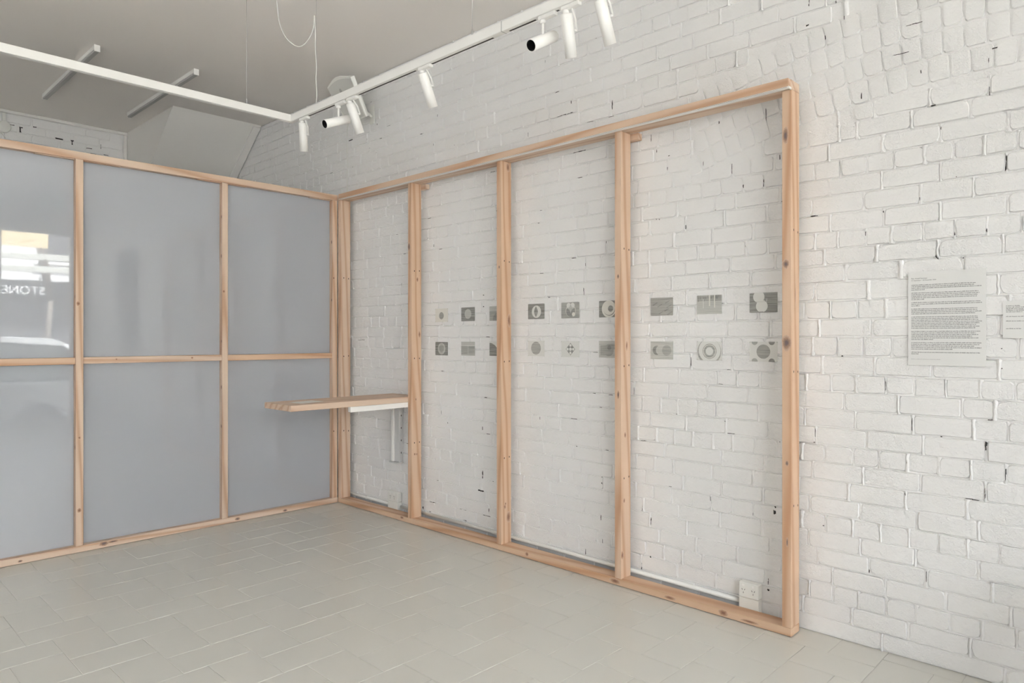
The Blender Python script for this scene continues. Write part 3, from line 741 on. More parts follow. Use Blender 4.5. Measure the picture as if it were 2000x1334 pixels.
# ------------------------------------------------------------------ conduit and power points at the foot of the wall
t = thing('skirting_conduit', 'white conduit pipe running along the foot of the brick wall', 'conduit', (WX - .02, 3.3, .05))
tube('pipe', [(WX - .0165, 1.655, .061), (WX - .0165, 3.0, .062), (WX - .0165, 4.551, .061)], .0125, M['plastic'], t, 12)
tube('pipe', [(WX - .0165, 4.694, .061), (WX - .0165, 5.6, .060)], .0125, M['plastic'], t, 12)
for y in (3.36, 5.02): box('pipe_clip', WX - .0300, WX - .003, y, y + .012, .0475, .0755, M['plastic'], t, .003)
def outlet(label, y0, y1, zs, group):
    t = thing('power_point', label, 'power outlet', ((WX - .022), (y0 + y1) / 2, .002), group)
    box('mounting_block', WX - .046, WX - .003, y0, y1, .002, zs - .001, M['plastic'], t, .003)
    f = box('socket_plate', WX - .050, WX - .003, y0, y1, zs + .001, zs + .078, M['plastic'], t, .004)
    yc = (y0 + y1) / 2; zc = zs + .036
    for s in (-1, 1):
        for (dy, dz, tl) in ((-.007, .006, .5), (.007, .006, -.5), (0, -.010, 0)):
            o = obj('pin_slot', box_me('pin_slot', .0008, .0022, .008, M['slot']), f, (WX - .0503, yc + s * .026 + dy, zc + dz)); o.rotation_euler = (tl, 0, 0)
        box('rocker_switch', WX - .0515, WX - .0502, yc + s * .026 - .006, yc + s * .026 + .006, zs + .058, zs + .070, M['white'], f)
outlet('white double power point on the wall beside the end stud', 1.548, 1.653, .094, 'double power points')
outlet('white double power point low on the wall below the shelf', 4.555, 4.690, .098, 'double power points')

# ------------------------------------------------------------------ drawings pinned to the wall
def clip_rect(poly, w, h):
    for ax, lim, sg in ((0, w / 2, 1), (0, -w / 2, -1), (1, h / 2, 1), (1, -h / 2, -1)):
        out = []
        for i, p in enumerate(poly):
            q = poly[(i + 1) % len(poly)]
            pi_, qi = (lim - p[ax]) * sg >= 0, (lim - q[ax]) * sg >= 0
            if pi_: out.append(p)
            if pi_ != qi:
                t = (lim - p[ax]) / (q[ax] - p[ax]); out.append((p[0] + t * (q[0] - p[0]), p[1] + t * (q[1] - p[1])))
        poly = out
        if not poly: break
    return poly
def circ(cx, cz, r, n=40, sq=1.0): return [(cx + r * sq * cos(2 * pi * k / n), cz + r * sin(2 * pi * k / n)) for k in range(n)]
def rectp(x0, x1, z0, z1): return [(x0, z0), (x1, z0), (x1, z1), (x0, z1)]
CW, CH = 0.146, 0.101
def card(label, yc, zc, paper, shapes, group='drawings on tracing paper'):
    t = thing('drawing', label, 'drawing', (WX - .004, yc, zc - CH / 2), group)
    box('sheet', WX - .0048, WX - .0041, yc - CW / 2, yc + CW / 2, zc - CH / 2, zc + CH / 2, M[paper], t)
    for k, (poly, mt) in enumerate(shapes):
        poly = clip_rect(poly, CW, CH)
        if len(poly) < 3: continue
        X = -.0051 - .00022 * k           # picture x runs toward the viewer's right, which is -y on the wall
        me = mesh('printed_shape', [(X, -x, z) for x, z in poly], [tuple(range(len(poly)))], M[mt])
        obj('printed_shape', me, t, (WX, yc, zc))
    for sy in (-1, 1):
        for sz in (-1, 1):
            obj('pin', lathe_me('pin', [(0, .002), (.0018, .0015), (.002, 0)], M['steel'], 8), t, (WX - .0048, yc + sy * (CW / 2 - .002), zc + sz * (CH / 2 - .002))).rotation_euler = (0, -pi / 2, 0)
FULL = rectp(-.08, .08, -.06, .06)
def lens(cx, cz, w, h, n=14):
    return [(cx + w * cos(pi * (k / n - .5)) * .5, cz + h * (k / n - .5)) for k in range(n + 1)] + [(cx - w * cos(pi * (k / n - .5)) * .5, cz + h * (k / n - .5)) for k in range(n, -1, -1)][1:-1]
top, bot = 1.601, 1.355
S = [4.060, 3.764, 3.466, 3.095, 2.805, 2.505, 2.137, 1.842, 1.541]
card('cream sheet with one small dark oval, far left of upper row', S[0], top - .004, 'cream', [(circ(-.002, -.004, .027), 'g2')])
card('dark hatched drawing with a pale grey disc, upper row near middle stud', S[1], top - .003, 'paper', [(FULL, 'g1'), (circ(0, .002, .036), 'g3')])
card('grey drawing with a dark dome, half hidden by the middle stud', S[2], top - .004, 'paper', [(FULL, 'g2'), (circ(.02, -.05, .06), 'g1'), (rectp(-.08, .08, .015, .06), 'g3')])
card('dark drawing with a pale eye-shaped disc, right of middle stud', S[3], top, 'paper', [(FULL, 'g1'), (circ(.002, -.002, .041), 'paper'), (lens(-.002, -.002, .032, .072), 'g1'), (lens(.0, -.002, .006, .07), 'g2')])
card('grey drawing of a dark disc crowned with pale petals', S[4], top, 'paper', [(FULL, 'g2'), (circ(.004, -.004, .040), 'cream'), (circ(.004, -.006, .037), 'g1'), (circ(-.012, .030, .017), 'paper'), (circ(.02, .030, .017), 'paper'), (circ(.028, -.026, .013), 'cream'),
      ([(.004 + (.03 if k % 2 == 0 else .013) * sin(pi * k / 4), .012 + (.03 if k % 2 == 0 else .013) * cos(pi * k / 4)) for k in range(8)], 'g3')])
card('dark drawing with a large pale ringed disc beside fourth stud', S[5], top, 'paper', [(FULL, 'g1'), (circ(0, 0, .052), 'cream'), (circ(.004, .003, .044), 'g1'), (circ(.002, .006, .043), 'cream'), (circ(.014, .002, .019), 'g1')])
card('grey drawing of diagonal leaf strokes, upper row', S[6], top + .003, 'paper', [(FULL, 'g2')] + [(([(a, b), (a + .03, b + .014), (a + .034, b + .012), (a + .006, b - .004)]), 'g1') for a, b in ((.02, .02), (-.03, .0), (.015, -.025), (.03, -.005), (-.06, .01), (-.02, -.04), (.035, -.045))])
card('grey drawing with pale bars hanging from its top edge', S[7], top + .005, 'paper', [(FULL, 'g3'), (rectp(-.07, .073, .018, .05), 'g2')] + [(rectp(-.066 + .011 * k, -.061 + .011 * k, .016 + .012 * (k % 3), .05), 'g1') for k in range(12)] + [(rectp(0, .007, -.008, .05), 'cream'), (rectp(.030, .036, -.018, .05), 'cream'), (rectp(-.034, -.031, -.02, .03), 'paper')])
card('dark hatched drawing with two pale discs, beside end stud', S[8], top + .005, 'paper', [(FULL, 'g1'), (circ(-.024, .030, .030), 'paper'), (circ(-.008, -.018, .031), 'paper'), (rectp(-.08, .08, .0045, .0055), 'g1'), (rectp(-.073, .0, -.06, -.045), 'g1')])
card('dark drawing with a pale oval ring, far left of lower row', S[0], bot - .012, 'paper', [(FULL, 'g1'), (circ(0, 0, .044), 'g3'), (circ(0, .002, .029), 'g2')])
card('faint grey drawing of two soft squares, lower row', S[1], bot - .009, 'paper', [(FULL, 'g3'), (rectp(-.073, -.002, -.04, .022), 'g2'), (rectp(.004, .073, -.04, .022), 'g2'), (rectp(-.073, .073, .022, .026), 'paper')])
card('pale drawing with a dark quarter disc, behind middle stud', S[2], bot - .006, 'paper', [(circ(-.073, -.06, .10), 'g1')])
card('pale drawing with one grey hatched disc, right of middle stud', S[3], bot, 'paper', [(circ(-.002, .002, .043), 'g2')])
card('pale drawing of a dark diamond pierced by five discs', S[4], bot - .001, 'paper', [([(.002, .04), (.040, 0), (.002, -.04), (-.036, 0)], 'g1'), (circ(.002, 0, .011), 'paper'), (circ(.002, .024, .009), 'paper'), (circ(.002, -.024, .009), 'paper'), (circ(.025, 0, .009), 'paper'), (circ(-.021, 0, .009), 'paper')])
card('grey drawing of a block meeting a disc, beside fourth stud', S[5], bot + .001, 'paper', [(FULL, 'g3'), (rectp(-.062, .0, -.035, .025), 'g2'), (circ(.0, -.005, .036), 'g2'), (rectp(.0, .08, 0, .032), 'g2'), (circ(.004, .01, .014), 'g1')])
card('pale drawing of two overlapping grey discs, lower row', S[6], bot, 'g3', [(circ(-.032, 0, .027), 'g1'), (circ(-.012, 0, .026), 'g3'), (circ(.033, 0, .030), 'g2')])
card('pale drawing of concentric rings, lower row', S[7], bot + .001, 'paper', [(circ(0, -.004, .070), 'g2'), (circ(.002, .002, .064), 'paper'), (circ(.002, -.002, .041), 'g2'), (circ(.002, -.002, .037), 'cream'), (circ(.002, -.002, .034), 'g2'), (circ(.002, -.002, .022), 'paper')])
card('pale drawing of a hatched disc and four half discs', S[8], bot + .001, 'paper', [(circ(0, 0, .036), 'g2'), (circ(-.046, .05, .016), 'g2'), (circ(.044, .05, .016), 'g1'), (circ(-.046, -.05, .016), 'g2'), (circ(.044, -.05, .016), 'g1')])

# ------------------------------------------------------------------ wall text and caption
def text_block(parent, name, lines, yl, zt, pitch, h, mat, char=.0019):
    """rows of word-length strokes, too small in the photograph to read"""
    V, F = [], []
    rnd = random.Random(name)
    for li, width in enumerate(lines):
        z = zt - li * pitch; x = 0
        if width <= 0: continue
        while x < width:
            n = rnd.randint(2, 9); w = min(n * char, width - x)
            if w < char: break
            q = 0.0
            while q < w - char * .4:
                hh = h * rnd.choice((.7, .75, .7, 1.0)); b = len(V); y = yl - x - q; cwid = char * .62
                V += [(WX - .0052, y, z), (WX - .0052, y - cwid, z), (WX - .0052, y - cwid, z + hh), (WX - .0052, y, z + hh)]
                F.append((b, b + 1, b + 2, b + 3)); q += char
            x += w + char * .9
    return obj(name, mesh(name, V, F, mat), parent)
PY0, PY1, PZ0, PZ1 = .588, .879, 1.307, 1.716
t = thing('wall_text_poster', 'white sheet of dense printed text on the brick wall', 'poster', (WX - .004, .733, PZ0))
box('sheet', WX - .0050, WX - .0041, PY0, PY1, PZ0, PZ1, M['poster'], t)
lines = [.242, .236, .262, .052, 0, .25, .255, .247, .246, .05, 0, .258, .265, .034, 0, .247, .248, .262, .242, 0, .248, .25, .25, .264, .256, .243, .258, .24, 0,
         .258, .242, .253, .23, .25, .088, 0, .264, .255, .235, .262, .16, 0, .26, .029]
text_block(t, 'printed_text', lines, .866, 1.6575, .00704, .0040, M['ink'])
for body, z, sz, x in (('Ren Ansell Summer', 1.6855, .0078, .866), ('21 September \u2013 20 December 2024', 1.6775, .0066, .866)):
    o = obj('heading', text_me('heading', body, sz, M['ink']), t, (WX - .0053, x, z)); o.rotation_euler = (pi / 2, 0, -pi / 2)
text_block(t, 'footer_text', [.115], .866, 1.332, .007, .0032, M['batten'])
t = thing('caption_label', 'small white caption sheet right of the printed text', 'label', (WX - .004, .456, 1.43))
box('sheet', WX - .0050, WX - .0041, .380, .531, 1.425, 1.577, M['poster'], t)
text_block(t, 'caption_text', [.05, .11, .12, .12, .055, 0, 0, .075, 0, 0, .11, 0, 0, 0, 0, .05], .520, 1.556, .0062, .0036, M['ink'])

# ------------------------------------------------------------------ ceiling battens
def led_batten(label, x, y0, y1):
    t = thing('light_batten', label, 'light', (x, (y0 + y1) / 2, ZC - .065), 'ceiling battens')
    box('housing', x - .020, x + .020, y0, y1, ZC - .034, ZC - .001, M['white'], t, .003)
    box('diffuser', x - .0188, x + .0188, y0 + .002, y1 - .002, ZC - .050, ZC - .0345, M['batten'], t, .004)
    box('end_cap', x - .0205, x + .0205, y0 - .004, y0 + .0015, ZC - .051, ZC - .001, M['white'], t, .001)
    box('end_cap', x - .0205, x + .0205, y1 - .0015, y1 + .004, ZC - .051, ZC - .001, M['white'], t, .001)
led_batten('slim ceiling batten light farther from the brick wall', 1.632, 5.93, 7.47)
led_batten('slim ceiling batten light nearer the brick wall', 2.345, 5.87, 7.49)

# ------------------------------------------------------------------ suspended lighting track
ZT, XT, YT = 2.900, 2.400, 4.400
tr = thing('lighting_track', 'white L-shaped lighting track hung from the ceiling on wires', 'lighting track', (XT, YT, ZT))
box('track_rail', -1.6, XT + .0175, YT - .0175, YT + .0175, ZT, ZT + .048, M['white'], tr, .002)
box('track_rail', XT - .0175, XT + .0175, 0.2, YT - .018, ZT, ZT + .048, M['white'], tr, .002)
box('track_slot', -1.58, XT - .10, YT - .0125, YT - .0105, ZT - .0004, ZT + .0002, M['batten'], tr)
box('track_coupler', XT - .0185, XT + .0185, 2.36, 2.364, ZT - .0004, ZT + .0485, M['batten'], tr)
for a, b in ((4.20, 3.87), (3.74, 3.70), (3.60, 3.05), (2.92, 2.44), (2.33, 2.16), (2.07, 2.02), (1.70, .4)):
    box('track_slot', XT + .002, XT + .012, b, a, ZT - .0006, ZT + .0002, M['slot'], tr)
for x, y in ((2.079, YT), (XT, 4.084), (XT, 2.587), (.6, YT), (-1.0, YT), (XT, .9)):
    tube('suspension_wire', [(x, y, ZT + .048), (x, y, ZC - .001)], .0011, M['steel'], tr, 6)
    obj('wire_grip', lathe_me('wire_grip', [(0, 0), (.004, 0), (.004, .028), (.0015, .036), (0, .036)], M['steel'], 10), tr, (x, y, ZT + .048))
pts = [(2.20, 4.235, ZC - .001), (2.205, 4.232, 3.58), (2.217, 4.225, 3.47), (2.245, 4.205, 3.385), (2.285, 4.178, 3.338), (2.318, 4.155, 3.325), (2.345, 4.13, 3.345), (2.372, 4.103, 3.40), (2.386, 4.09, 3.46), (2.390, 4.087, 3.53), (2.3955, 4.086, 3.40), (2.395, 4.085, 3.30), (2.402, 4.082, 3.2), (2.397, 4.081, 3.12), (2.403, 4.08, 3.03), (2.397, 4.08, 2.949)]
def smooth_path(p, k=5):
    p = [Vector(q) for q in p]; out = []
    for i in range(len(p) - 1):
        a, b, c, d = p[max(i - 1, 0)], p[i], p[i + 1], p[min(i + 2, len(p) - 1)]
        for j in range(k):
            t = j / k
            out.append(.5 * ((2 * b) + (c - a) * t + (2 * a - 5 * b + 4 * c - d) * t * t + (3 * b - a - 3 * c + d) * t ** 3))
    return out + [p[-1]]
pc = tube('feed_cable', smooth_path(pts), .0026, M['cord'], tr, 8)
pc['label'] = 'thin white cable looping from the ceiling to the track'

TUBE_R, TUBE_L = .027, .186
tube_me = lathe_me('lamp_tube', [(0, 0), (TUBE_R - .004, 0), (TUBE_R, -.003), (TUBE_R, -TUBE_L), (TUBE_R - .0025, -TUBE_L), (TUBE_R - .0025, -TUBE_L + .035)], M['white'], 32)
baffle_me = lathe_me('baffle', [(TUBE_R - .0027, -TUBE_L + .001), (TUBE_R - .0027, -TUBE_L + .045), (.012, -TUBE_L + .06), (0, -TUBE_L + .06)], M['black'], 28)
lens_me = lathe_me('lamp_lens', [(0, -TUBE_L + .056), (.0125, -TUBE_L + .058)], M['slot'], 20)
def spot(label, y, topo, d, adapt_y):
    """topo = top centre of the tube, d = direction the lamp points"""
    d = Vector(d).normalized(); topo = Vector(topo)
    t = thing('spotlight', label, 'spotlight', (XT, y, ZT), 'white tube spotlights')
    box('adaptor', XT - .014, XT + .014, adapt_y - .05, adapt_y + .05, ZT - .0185, ZT - .0008, M['white'], t, .003)
    obj('swivel', lathe_me('swivel', [(0, 0), (.013, 0), (.015, -.004), (.015, -.012), (.008, -.016), (0, -.016)], M['white'], 16), t, (XT, y, ZT - .0185))
    rot = Vector((0, 0, -1)).rotation_difference(d)
    for nm, me in (('lamp_tube', tube_me), ('baffle', baffle_me), ('lamp_lens', lens_me)):
        o = obj(nm, me, t, topo); o.rotation_mode = 'QUATERNION'; o.rotation_quaternion = rot
    return t, topo, d
def hanging(label, y, side_tilt, away_tilt, arm_dy=1):
    # lamps lean toward the wall and the far corner
    dx = side_tilt * cos(YAW) + away_tilt * sin(YAW); dyy = away_tilt * cos(YAW) - side_tilt * sin(YAW)
    top_ = Vector((XT + .004, y, ZT - .030))
    t, p, d = spot(label, y, top_, (dx, dyy, -1), y - .03)
    side = d.cross(Vector((d.x, d.y, 0)).cross(d)).normalized() * 0 + d.cross(Vector((1, .6, 0))).normalized()
    if side.y > 0: side = -side
    tube('yoke_arm', [(XT + .002, y - .034, ZT - .018), tuple(p + d * .03 + side * .038), tuple(p + d * .075 + side * .038)], .0045, M['white'], t, 8)
    tube('pivot', [tuple(p + d * .075 + side * .040), tuple(p + d * .075 + side * .026)], .006, M['white'], t, 10)
hanging('white tube spotlight pointing straight down at the track corner', 4.263, -.03, .29)
hanging('white tube spotlight tilted in front of the wall speaker', 3.692, .286, .33)
hanging('single white tube spotlight alone halfway along the track', 2.989, .312, .40)
hanging('large white tube spotlight tilted slightly, beside the sideways lamp', 1.976, .17, .46)
hanging('white tube spotlight cut by the top edge of the photo', 1.793, .36, .49)
def sideways(label, y, front, back):
    f, b = Vector((front[0], y, front[1])), Vector((back[0], y, back[1]))
    mid = (f + b) / 2; d = (f - b).normalized()
    t, p, d = spot(label, y, mid - d * TUBE_L / 2, d, y - .03)
    tube('yoke_arm', [(XT, y, ZT - .03), (XT, y, mid.z + TUBE_R * .8)], .0065, M['white'], t, 10)
sideways('white tube spotlight turned sideways near the speaker, dark mouth left', 3.818, (2.297, 2.743), (2.478, 2.817))
sideways('white tube spotlight turned sideways at the near end of track', 2.112, (2.310, 2.735), (2.490, 2.838))

# ------------------------------------------------------------------ wall speaker, its cord, the frame's cord
t = thing('wall_speaker', 'white tilted wall speaker at the ceiling behind the track', 'speaker', (3.44, 5.05, 3.2))
y0, y1 = 4.845, 5.175
A = Vector((3.15, 0, 3.525)); B = Vector((3.325, 0, 3.255)); nrm = Vector((-(A.z - B.z), 0, -(B.x - A.x))).normalized()
V, F = [], []
n = 8
def spk_ring(off, top_bulge, shrink):
    ring = []
    for k in range(n + 1):
        u = k / n; y = y1 + (y0 - y1) * u
        p = A + (A - B).normalized() * top_bulge * sin(pi * u)
        ring.append(Vector((p.x, y + (.5 - u) * shrink, p.z)) + nrm * off)
    for k in range(n + 1):
        u = k / n; y = y0 + .02 + (y1 - .02 - y0 - .02) * u
        ring.append(Vector((B.x, y + (u - .5) * -shrink, B.z)) + nrm * off)
    return ring
rings = [spk_ring(-.040, .03, .03), spk_ring(-.008, .048, .0), spk_ring(0, .042, .014)]
m_ = len(rings[0])
o0 = Vector((3.24, 5.035, 3.39))
for r_ in rings: V += [p - o0 for p in r_]
for i in range(2):
    for k in range(m_): F.append((i * m_ + k, i * m_ + (k + 1) % m_, (i + 1) * m_ + (k + 1) % m_, (i + 1) * m_ + k))
F.append(tuple(range(m_))[::-1]); F.append(tuple(range(2 * m_, 3 * m_)))
obj('cabinet', mesh('cabinet', V, F, M['plastic']), t, o0)
gr = [p + (Vector((o0.x, o0.y, p.z)) - p) * 0 for p in spk_ring(.0006, .032, .034)]
cen = sum(gr, Vector()) / len(gr)
gr = [cen + (p - cen) * .94 for p in gr]
g = obj('grille', mesh('grille', [p - o0 for p in gr], [tuple(range(m_))], M['grille']), t, o0)
bd = obj('badge', disc_me('badge', .016, .02, M['batten'], 16, 'x', 0), g, (A + (B - A) * .2 + Vector((0, 5.03, 0))) + nrm * .0012); bd.rotation_euler = (0, atan2(nrm.z, -nrm.x), 0)
box('wall_plate', WX - .014, WX - .004, 4.93, 4.99, 3.24, 3.40, M['plastic'], t, .003)
tube('mount_arm', [(WX - .012, 4.96, 3.30), (3.40, 4.975, 3.33), (3.33, 5.0, 3.39)], .011, M['plastic'], t, 10)
c = tube('speaker_cord', smooth_path([(WX - .012, 5.12, 3.335), (WX - .009, 5.25, 3.345), (WX - .007, 5.325, 3.32), (WX - .007, 5.345, 3.24), (WX - .007, 5.346, 2.95), (WX - .007, 5.344, 2.70)]), .003, M['cord'], None, 8)
tag(c, 'thin white cord running down the brick wall to the frame', 'cord')

# ------------------------------------------------------------------ shop front behind the camera, seen only mirrored in the panels
struct(box('wall_front', WL, WX + .2, YF - .2, YF, 3.20, ZC, M['frame_paint']), 'painted beam above the shop window')
struct(box('trim_3', WL, 3.305, YF - .14, YF - .02, 0.002, .10, M['frame_paint'], None, .006), 'bottom rail of the shop window')
struct(box('trim_4', WL, 3.305, YF - .14, YF - .02, 3.10, 3.199, M['frame_paint'], None, .006), 'top rail of the shop window')
struct(box('wall_pier', 3.306, WX + .2, YF - .2, YF, 0, 3.20, M['frame_paint']), 'painted pier beside the shop window')
mull = [WL + .03, -3.0, -1.5, -.1, .95, 2.27, 3.27]
for k, x in enumerate(mull):
    struct(box('trim_%d' % (5 + k), x - .035, x + .035, YF - .13, YF - .03, .101, 3.099, M['frame_paint'], None, .006), 'upright of the shop window')
for k in range(6):
    struct(box('window_%d' % (k + 1), mull[k] + .036, mull[k + 1] - .036, YF - .085, YF - .077, .102, 3.098, M['glass']), 'large shop window pane')
for k in range(SIDE_N):  # panes of the added fill-light windows, out of view
    ya = SIDE_Y[0] + (SIDE_Y[1] - SIDE_Y[0]) * k / SIDE_N; yb = SIDE_Y[0] + (SIDE_Y[1] - SIDE_Y[0]) * (k + 1) / SIDE_N
    struct(box('window_%d' % (7 + k), WL - .11, WL - .1, ya + (.001 if k == 0 else .061), yb - (.001 if k == SIDE_N - 1 else .061), SIDE_Z[0] + .001, SIDE_Z[1] - .001, M['glass']), 'pane of a clerestory window added for fill light')
o = obj('street_number', text_me('street_number', '39', .15, M['frame_paint'], .0004), None, (2.775, YF - .087, 2.29)); o.rotation_euler = (pi / 2, 0, 0)
tag(o, 'street number 39 lettered on the shop window', 'lettering')
t = thing('exit_sign', 'green running-man exit sign hung near the shop window', 'exit sign', (2.86, -1.9, 3.42))
b = box('sign_case', 2.70, 3.02, -1.93, -1.90, 3.44, 3.60, M['exitgreen'], t, .004)
box('picture_field', 2.80, 2.92, -1.8999, -1.8985, 3.45, 3.59, M['exitwhite'], b)
tube('hanger', [(2.86, -1.915, 3.60), (2.86, -1.915, ZC - .001)], .006, M['white'], t)
V = [(-.02, .03), (.0, .05), (.02, .045), (.008, .03), (.012, .0), (.03, -.03), (.02, -.04), (.0, -.01), (-.02, -.045), (-.035, -.04), (-.012, -.005), (-.012, .02), (-.03, .005), (-.036, .012)]
obj('running_figure', mesh('running_figure', [(x, 0, z) for x, z in V], [tuple(range(len(V)))], M['exitgreen']), b, (2.86, -1.8980, 3.515))
# dark banner and two stools just out of the picture on the right
t = thing('dark_banner', 'tall charcoal banner hanging on the brick wall near the window', 'banner', (WX - .02, -.46, 1.27))
box('cloth', WX - .02, WX - .012, -.90, -.03, 1.30, 2.68, M['dark'], t)
for z in (1.285, 2.695): tube('dowel', [(WX - .016, -.92, z), (WX - .016, -.01, z)], .012, M['stool'], t)
def stool(x, y, label):
    t = thing('metal_stool', label, 'stool', (x, y, 0.0005), 'black stools')
    obj('seat', lathe_me('seat', [(0, .60), (.145, .60), (.16, .592), (.16, .575), (.15, .57), (0, .57)], M['stool'], 24), t, (x, y, 0.0005))
    for k in range(4):
        a = pi / 4 + k * pi / 2
        tube('leg', [(x + .11 * cos(a), y + .11 * sin(a), .572), (x + .19 * cos(a), y + .19 * sin(a), .001)], .014, M['stool'], t, 8)
    for k in range(4):
        a, b = pi / 4 + k * pi / 2, pi / 4 + (k + 1) * pi / 2
        tube('stretcher', [(x + .163 * cos(a), y + .163 * sin(a), .2), (x + .163 * cos(b), y + .163 * sin(b), .2)], .008, M['stool'], t, 8)
stool(2.86, -.20, 'black metal stool nearer the middle of the shop')
stool(3.20, -.05, 'black metal stool close to the brick wall')

# ------------------------------------------------------------------ the street
for x0, x1, lb in ((WX + .26, 14, 'unseen neighbouring shop added to keep the sun off the parked wagon'),):
    nb = thing('neighbour_sun_block', lb, 'building', ((x0 + x1) / 2, 2, -.13))  # unseen building, added to block the sun from the wagon's side
    box('facade', x0, x1, YF - .2, 8, -.13, 3.75, M['render'], nb)
    box('parapet', x0, x1, YF - .26, YF + .1, 3.751, 3.85, M['render'], nb, .01)
    for k in range(3):
        xa = x0 + (x1 - x0) * (k + .15) / 3; xb = x0 + (x1 - x0) * (k + .85) / 3
        box('shop_window', xa, xb, YF - .215, YF - .198, .5, 2.7, M['shopdark'], nb)
struct(box('floor_side_street', -14, WL - .21, YF - .25, 14, -.28, -.13, M['path']), 'paved side street')
def ground(name, label, y0, y1, z, mt): return struct(box(name, -14, 24, y0, y1, z - .15, z, mt), label)
ground('floor_path', 'concrete footpath outside the window', -3.7, YF - .26, -.13, M['path'])
ground('floor_road', 'asphalt street', -11.2, -3.7, -.40, M['road'])
ground('floor_far_path', 'concrete footpath across the street', -14, -11.2, -.27, M['path'])
OY = -14.0
bd = thing('shop_building', 'white rendered shop building across the street with dark shopfront', 'building', (5, OY - 2, -.27))
box('upper_wall', -14, 24, OY - 4, OY, 3.12, 5.0, M['render'], bd)
box('shopfront', -14, 24, OY - 4, OY - .25, -.27, 2.62, M['shopdark'], bd)
box('sign_fascia', -14, 24, OY - 4, OY + .12, 2.62, 3.10, M['stool'], bd, .01)
box('parapet', -14, 24, OY - .1, OY + .2, 5.0, 5.2, M['render'], bd, .02)
for k in range(-2, 6):
    x = k * 4.0
    box('pilaster', x - .25, x + .25, OY - .26, OY - .02, -.27, 2.615, M['frame_paint'], bd, .01)
    w = box('window', x + 1.2, x + 2.6, OY - .02, OY + .02, 3.7, 4.6, M['shopdark'], bd)
    box('window_sill', x + 1.1, x + 2.7, OY - .01, OY + .12, 3.62, 3.7, M['render'], w)
o = obj('sign_lettering', text_me('sign_lettering', 'STONE', .34, M['render'], .004, 'LEFT'), bd, (5.36, OY + .126, 2.70)); o.rotation_euler = (pi / 2, 0, pi)
aw = thing('awning_frame', 'street awning frame with two rails outside the window', 'awning', (3, -3.6, -.13))
for z in (2.80, 2.58): box('rail', -3, 8, -4.06, -3.98, z, z + .11, M['frame_paint'], aw, .006)
box('valance', 1.6, 3.25, -4.04, -4.0, 3.02, 3.4, M['yellow'], aw)
for x in (-2.6, 1.2, 6.6): tube('post', [(x, -3.62, -.13), (x, -3.62, 3.0)], .035, M['frame_paint'], aw, 10)
for x in (-2.6, 1.2, 6.6): box('bracket', x - .02, x + .02, -4.0, -3.6, 2.9, 2.95, M['frame_paint'], aw)
tree = thing('street_tree', 'bare street tree across the road', 'tree', (4.9, -11.9, -.27))
rt = random.Random(3)
def branch(p, d, L_, r, depth):
    q = p + d * L_
    tube('trunk' if depth == 4 else 'branch', [p, p + d * L_ * .5 + Vector((rt.uniform(-.06, .06), 0, rt.uniform(-.05, .05))), q], [r, r * .85, r * .62], M['bark'], tree, 6)
    if depth:
        for _ in range(3 if depth > 2 else 2):
            nd = (d + Vector((rt.uniform(-.9, .9), rt.uniform(-.4, .4), rt.uniform(-.1, .45)))).normalized()
            branch(q, nd, L_ * rt.uniform(.55, .75), r * .6, depth - 1)
branch(Vector((4.9, -11.9, -.27)), Vector((.06, 0, 1)).normalized(), 2.7, .10, 4)

# parked wagon, rear end to the right
car = thing('parked_wagon', 'silver wagon parked against the kerb outside', 'car', (1.8, -4.7, -.40))
def car_shell(name, prof_, mt, ya, yb, inset):
    """side profile with rounded shoulders"""
    ys = [(ya, .06), (ya + .05, .0), (yb - .05, .0), (yb, .06)]
    cx = sum(p[0] for p in prof_) / len(prof_); cz = sum(p[1] for p in prof_) / len(prof_)
    V, F = [], []; n = len(prof_); o = Vector((cx, (ya + yb) / 2, cz))
    for y, s in ys:
        for x, z in prof_: V.append(Vector((x + (cx - x) * s * .4, y, z + (cz - z) * s)) - o)
    for i in range(3):
        for k in range(n): F.append((i * n + k, i * n + (k + 1) % n, (i + 1) * n + (k + 1) % n, (i + 1) * n + k))
    F.append(tuple(range(n))[::-1]); F.append(tuple(range(3 * n, 4 * n)))
    return obj(name, mesh(name, V, F, mt), car, o)
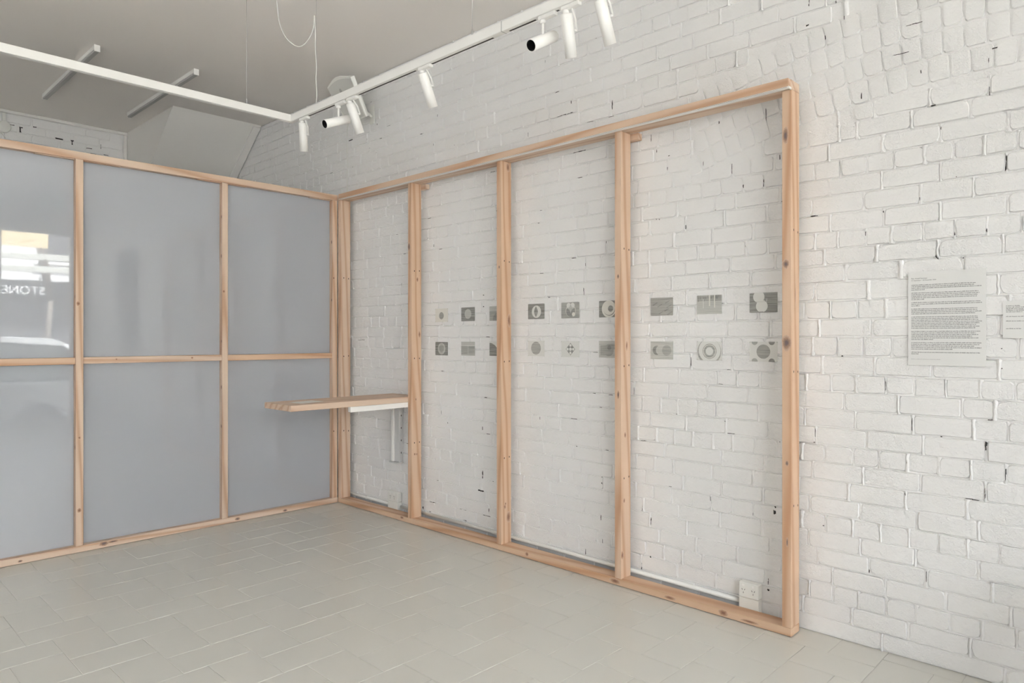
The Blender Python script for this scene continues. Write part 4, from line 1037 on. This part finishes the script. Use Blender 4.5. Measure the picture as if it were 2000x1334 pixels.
def arch_pts(cx, r, n=12): return [(cx - r * cos(pi * k / n), -.12 + r * sin(pi * k / n)) for k in range(n + 1)]
body = [(-.52, -.10), (-.55, .20), (-.40, .42), (.55, .56), (1.0, .60), (3.75, .66), (4.32, .60), (4.42, .2), (4.36, -.14), (3.56, -.16)] + arch_pts(3.10, .40)[::-1] + [(2.65, -.17), (.92, -.17)] + arch_pts(.45, .40)[::-1]
car_shell('car_body', body, M['carpaint'], -5.62, -3.82, 0)
car_shell('cabin_glass', [(.75, .575), (1.45, 1.30), (2.6, 1.34), (3.45, 1.27), (4.22, .64), (3.6, .63)], M['carglass'], -5.52, -3.92, 0)
car_shell('roof', [(1.38, 1.28), (1.6, 1.40), (2.5, 1.445), (3.3, 1.405), (3.56, 1.29), (3.4, 1.275), (2.6, 1.345), (1.5, 1.305)], M['carpaint'], -5.54, -3.90, 0)
for a, b in (((3.48, -3.905, 1.29), (4.24, -3.84, .64)), ((1.42, -3.905, 1.29), (.74, -3.84, .58)), ((2.35, -3.90, 1.32), (2.32, -3.83, .63)), ((3.48, -5.535, 1.29), (4.24, -5.6, .64))):
    tube('pillar', [a, b], .035, M['carpaint'], car, 6)
for x in (3.10, .45):
    for y in (-3.98, -5.46):
        o = obj('tyre', lathe_me('tyre', [(.20, -.1), (.32, -.1), (.345, -.07), (.345, .07), (.32, .1), (.20, .1), (.20, -.1)], M['tyre'], 28), car, (x, y, -.055)); o.rotation_euler = (pi / 2, 0, 0)
        w = obj('wheel_rim', lathe_me('wheel_rim', [(0, .085), (.05, .09), (.06, .07), (.17, .07), (.2, .095), (.2, -.09), (0, -.09)], M['rim'], 28), car, (x, y, -.055)); w.rotation_euler = (-pi / 2 if y < -4.5 else pi / 2, 0, 0); w.rotation_euler = (-pi / 2 if y > -4.5 else pi / 2, 0, 0)
for x in (2.45, 1.35): box('door_handle', x, x + .2, -3.825, -3.80, .42, .46, M['stool'], car, .006)
box('tail_lamp', 4.26, 4.38, -3.86, -3.80, .34, .60, M['exitwhite'], car, .01)
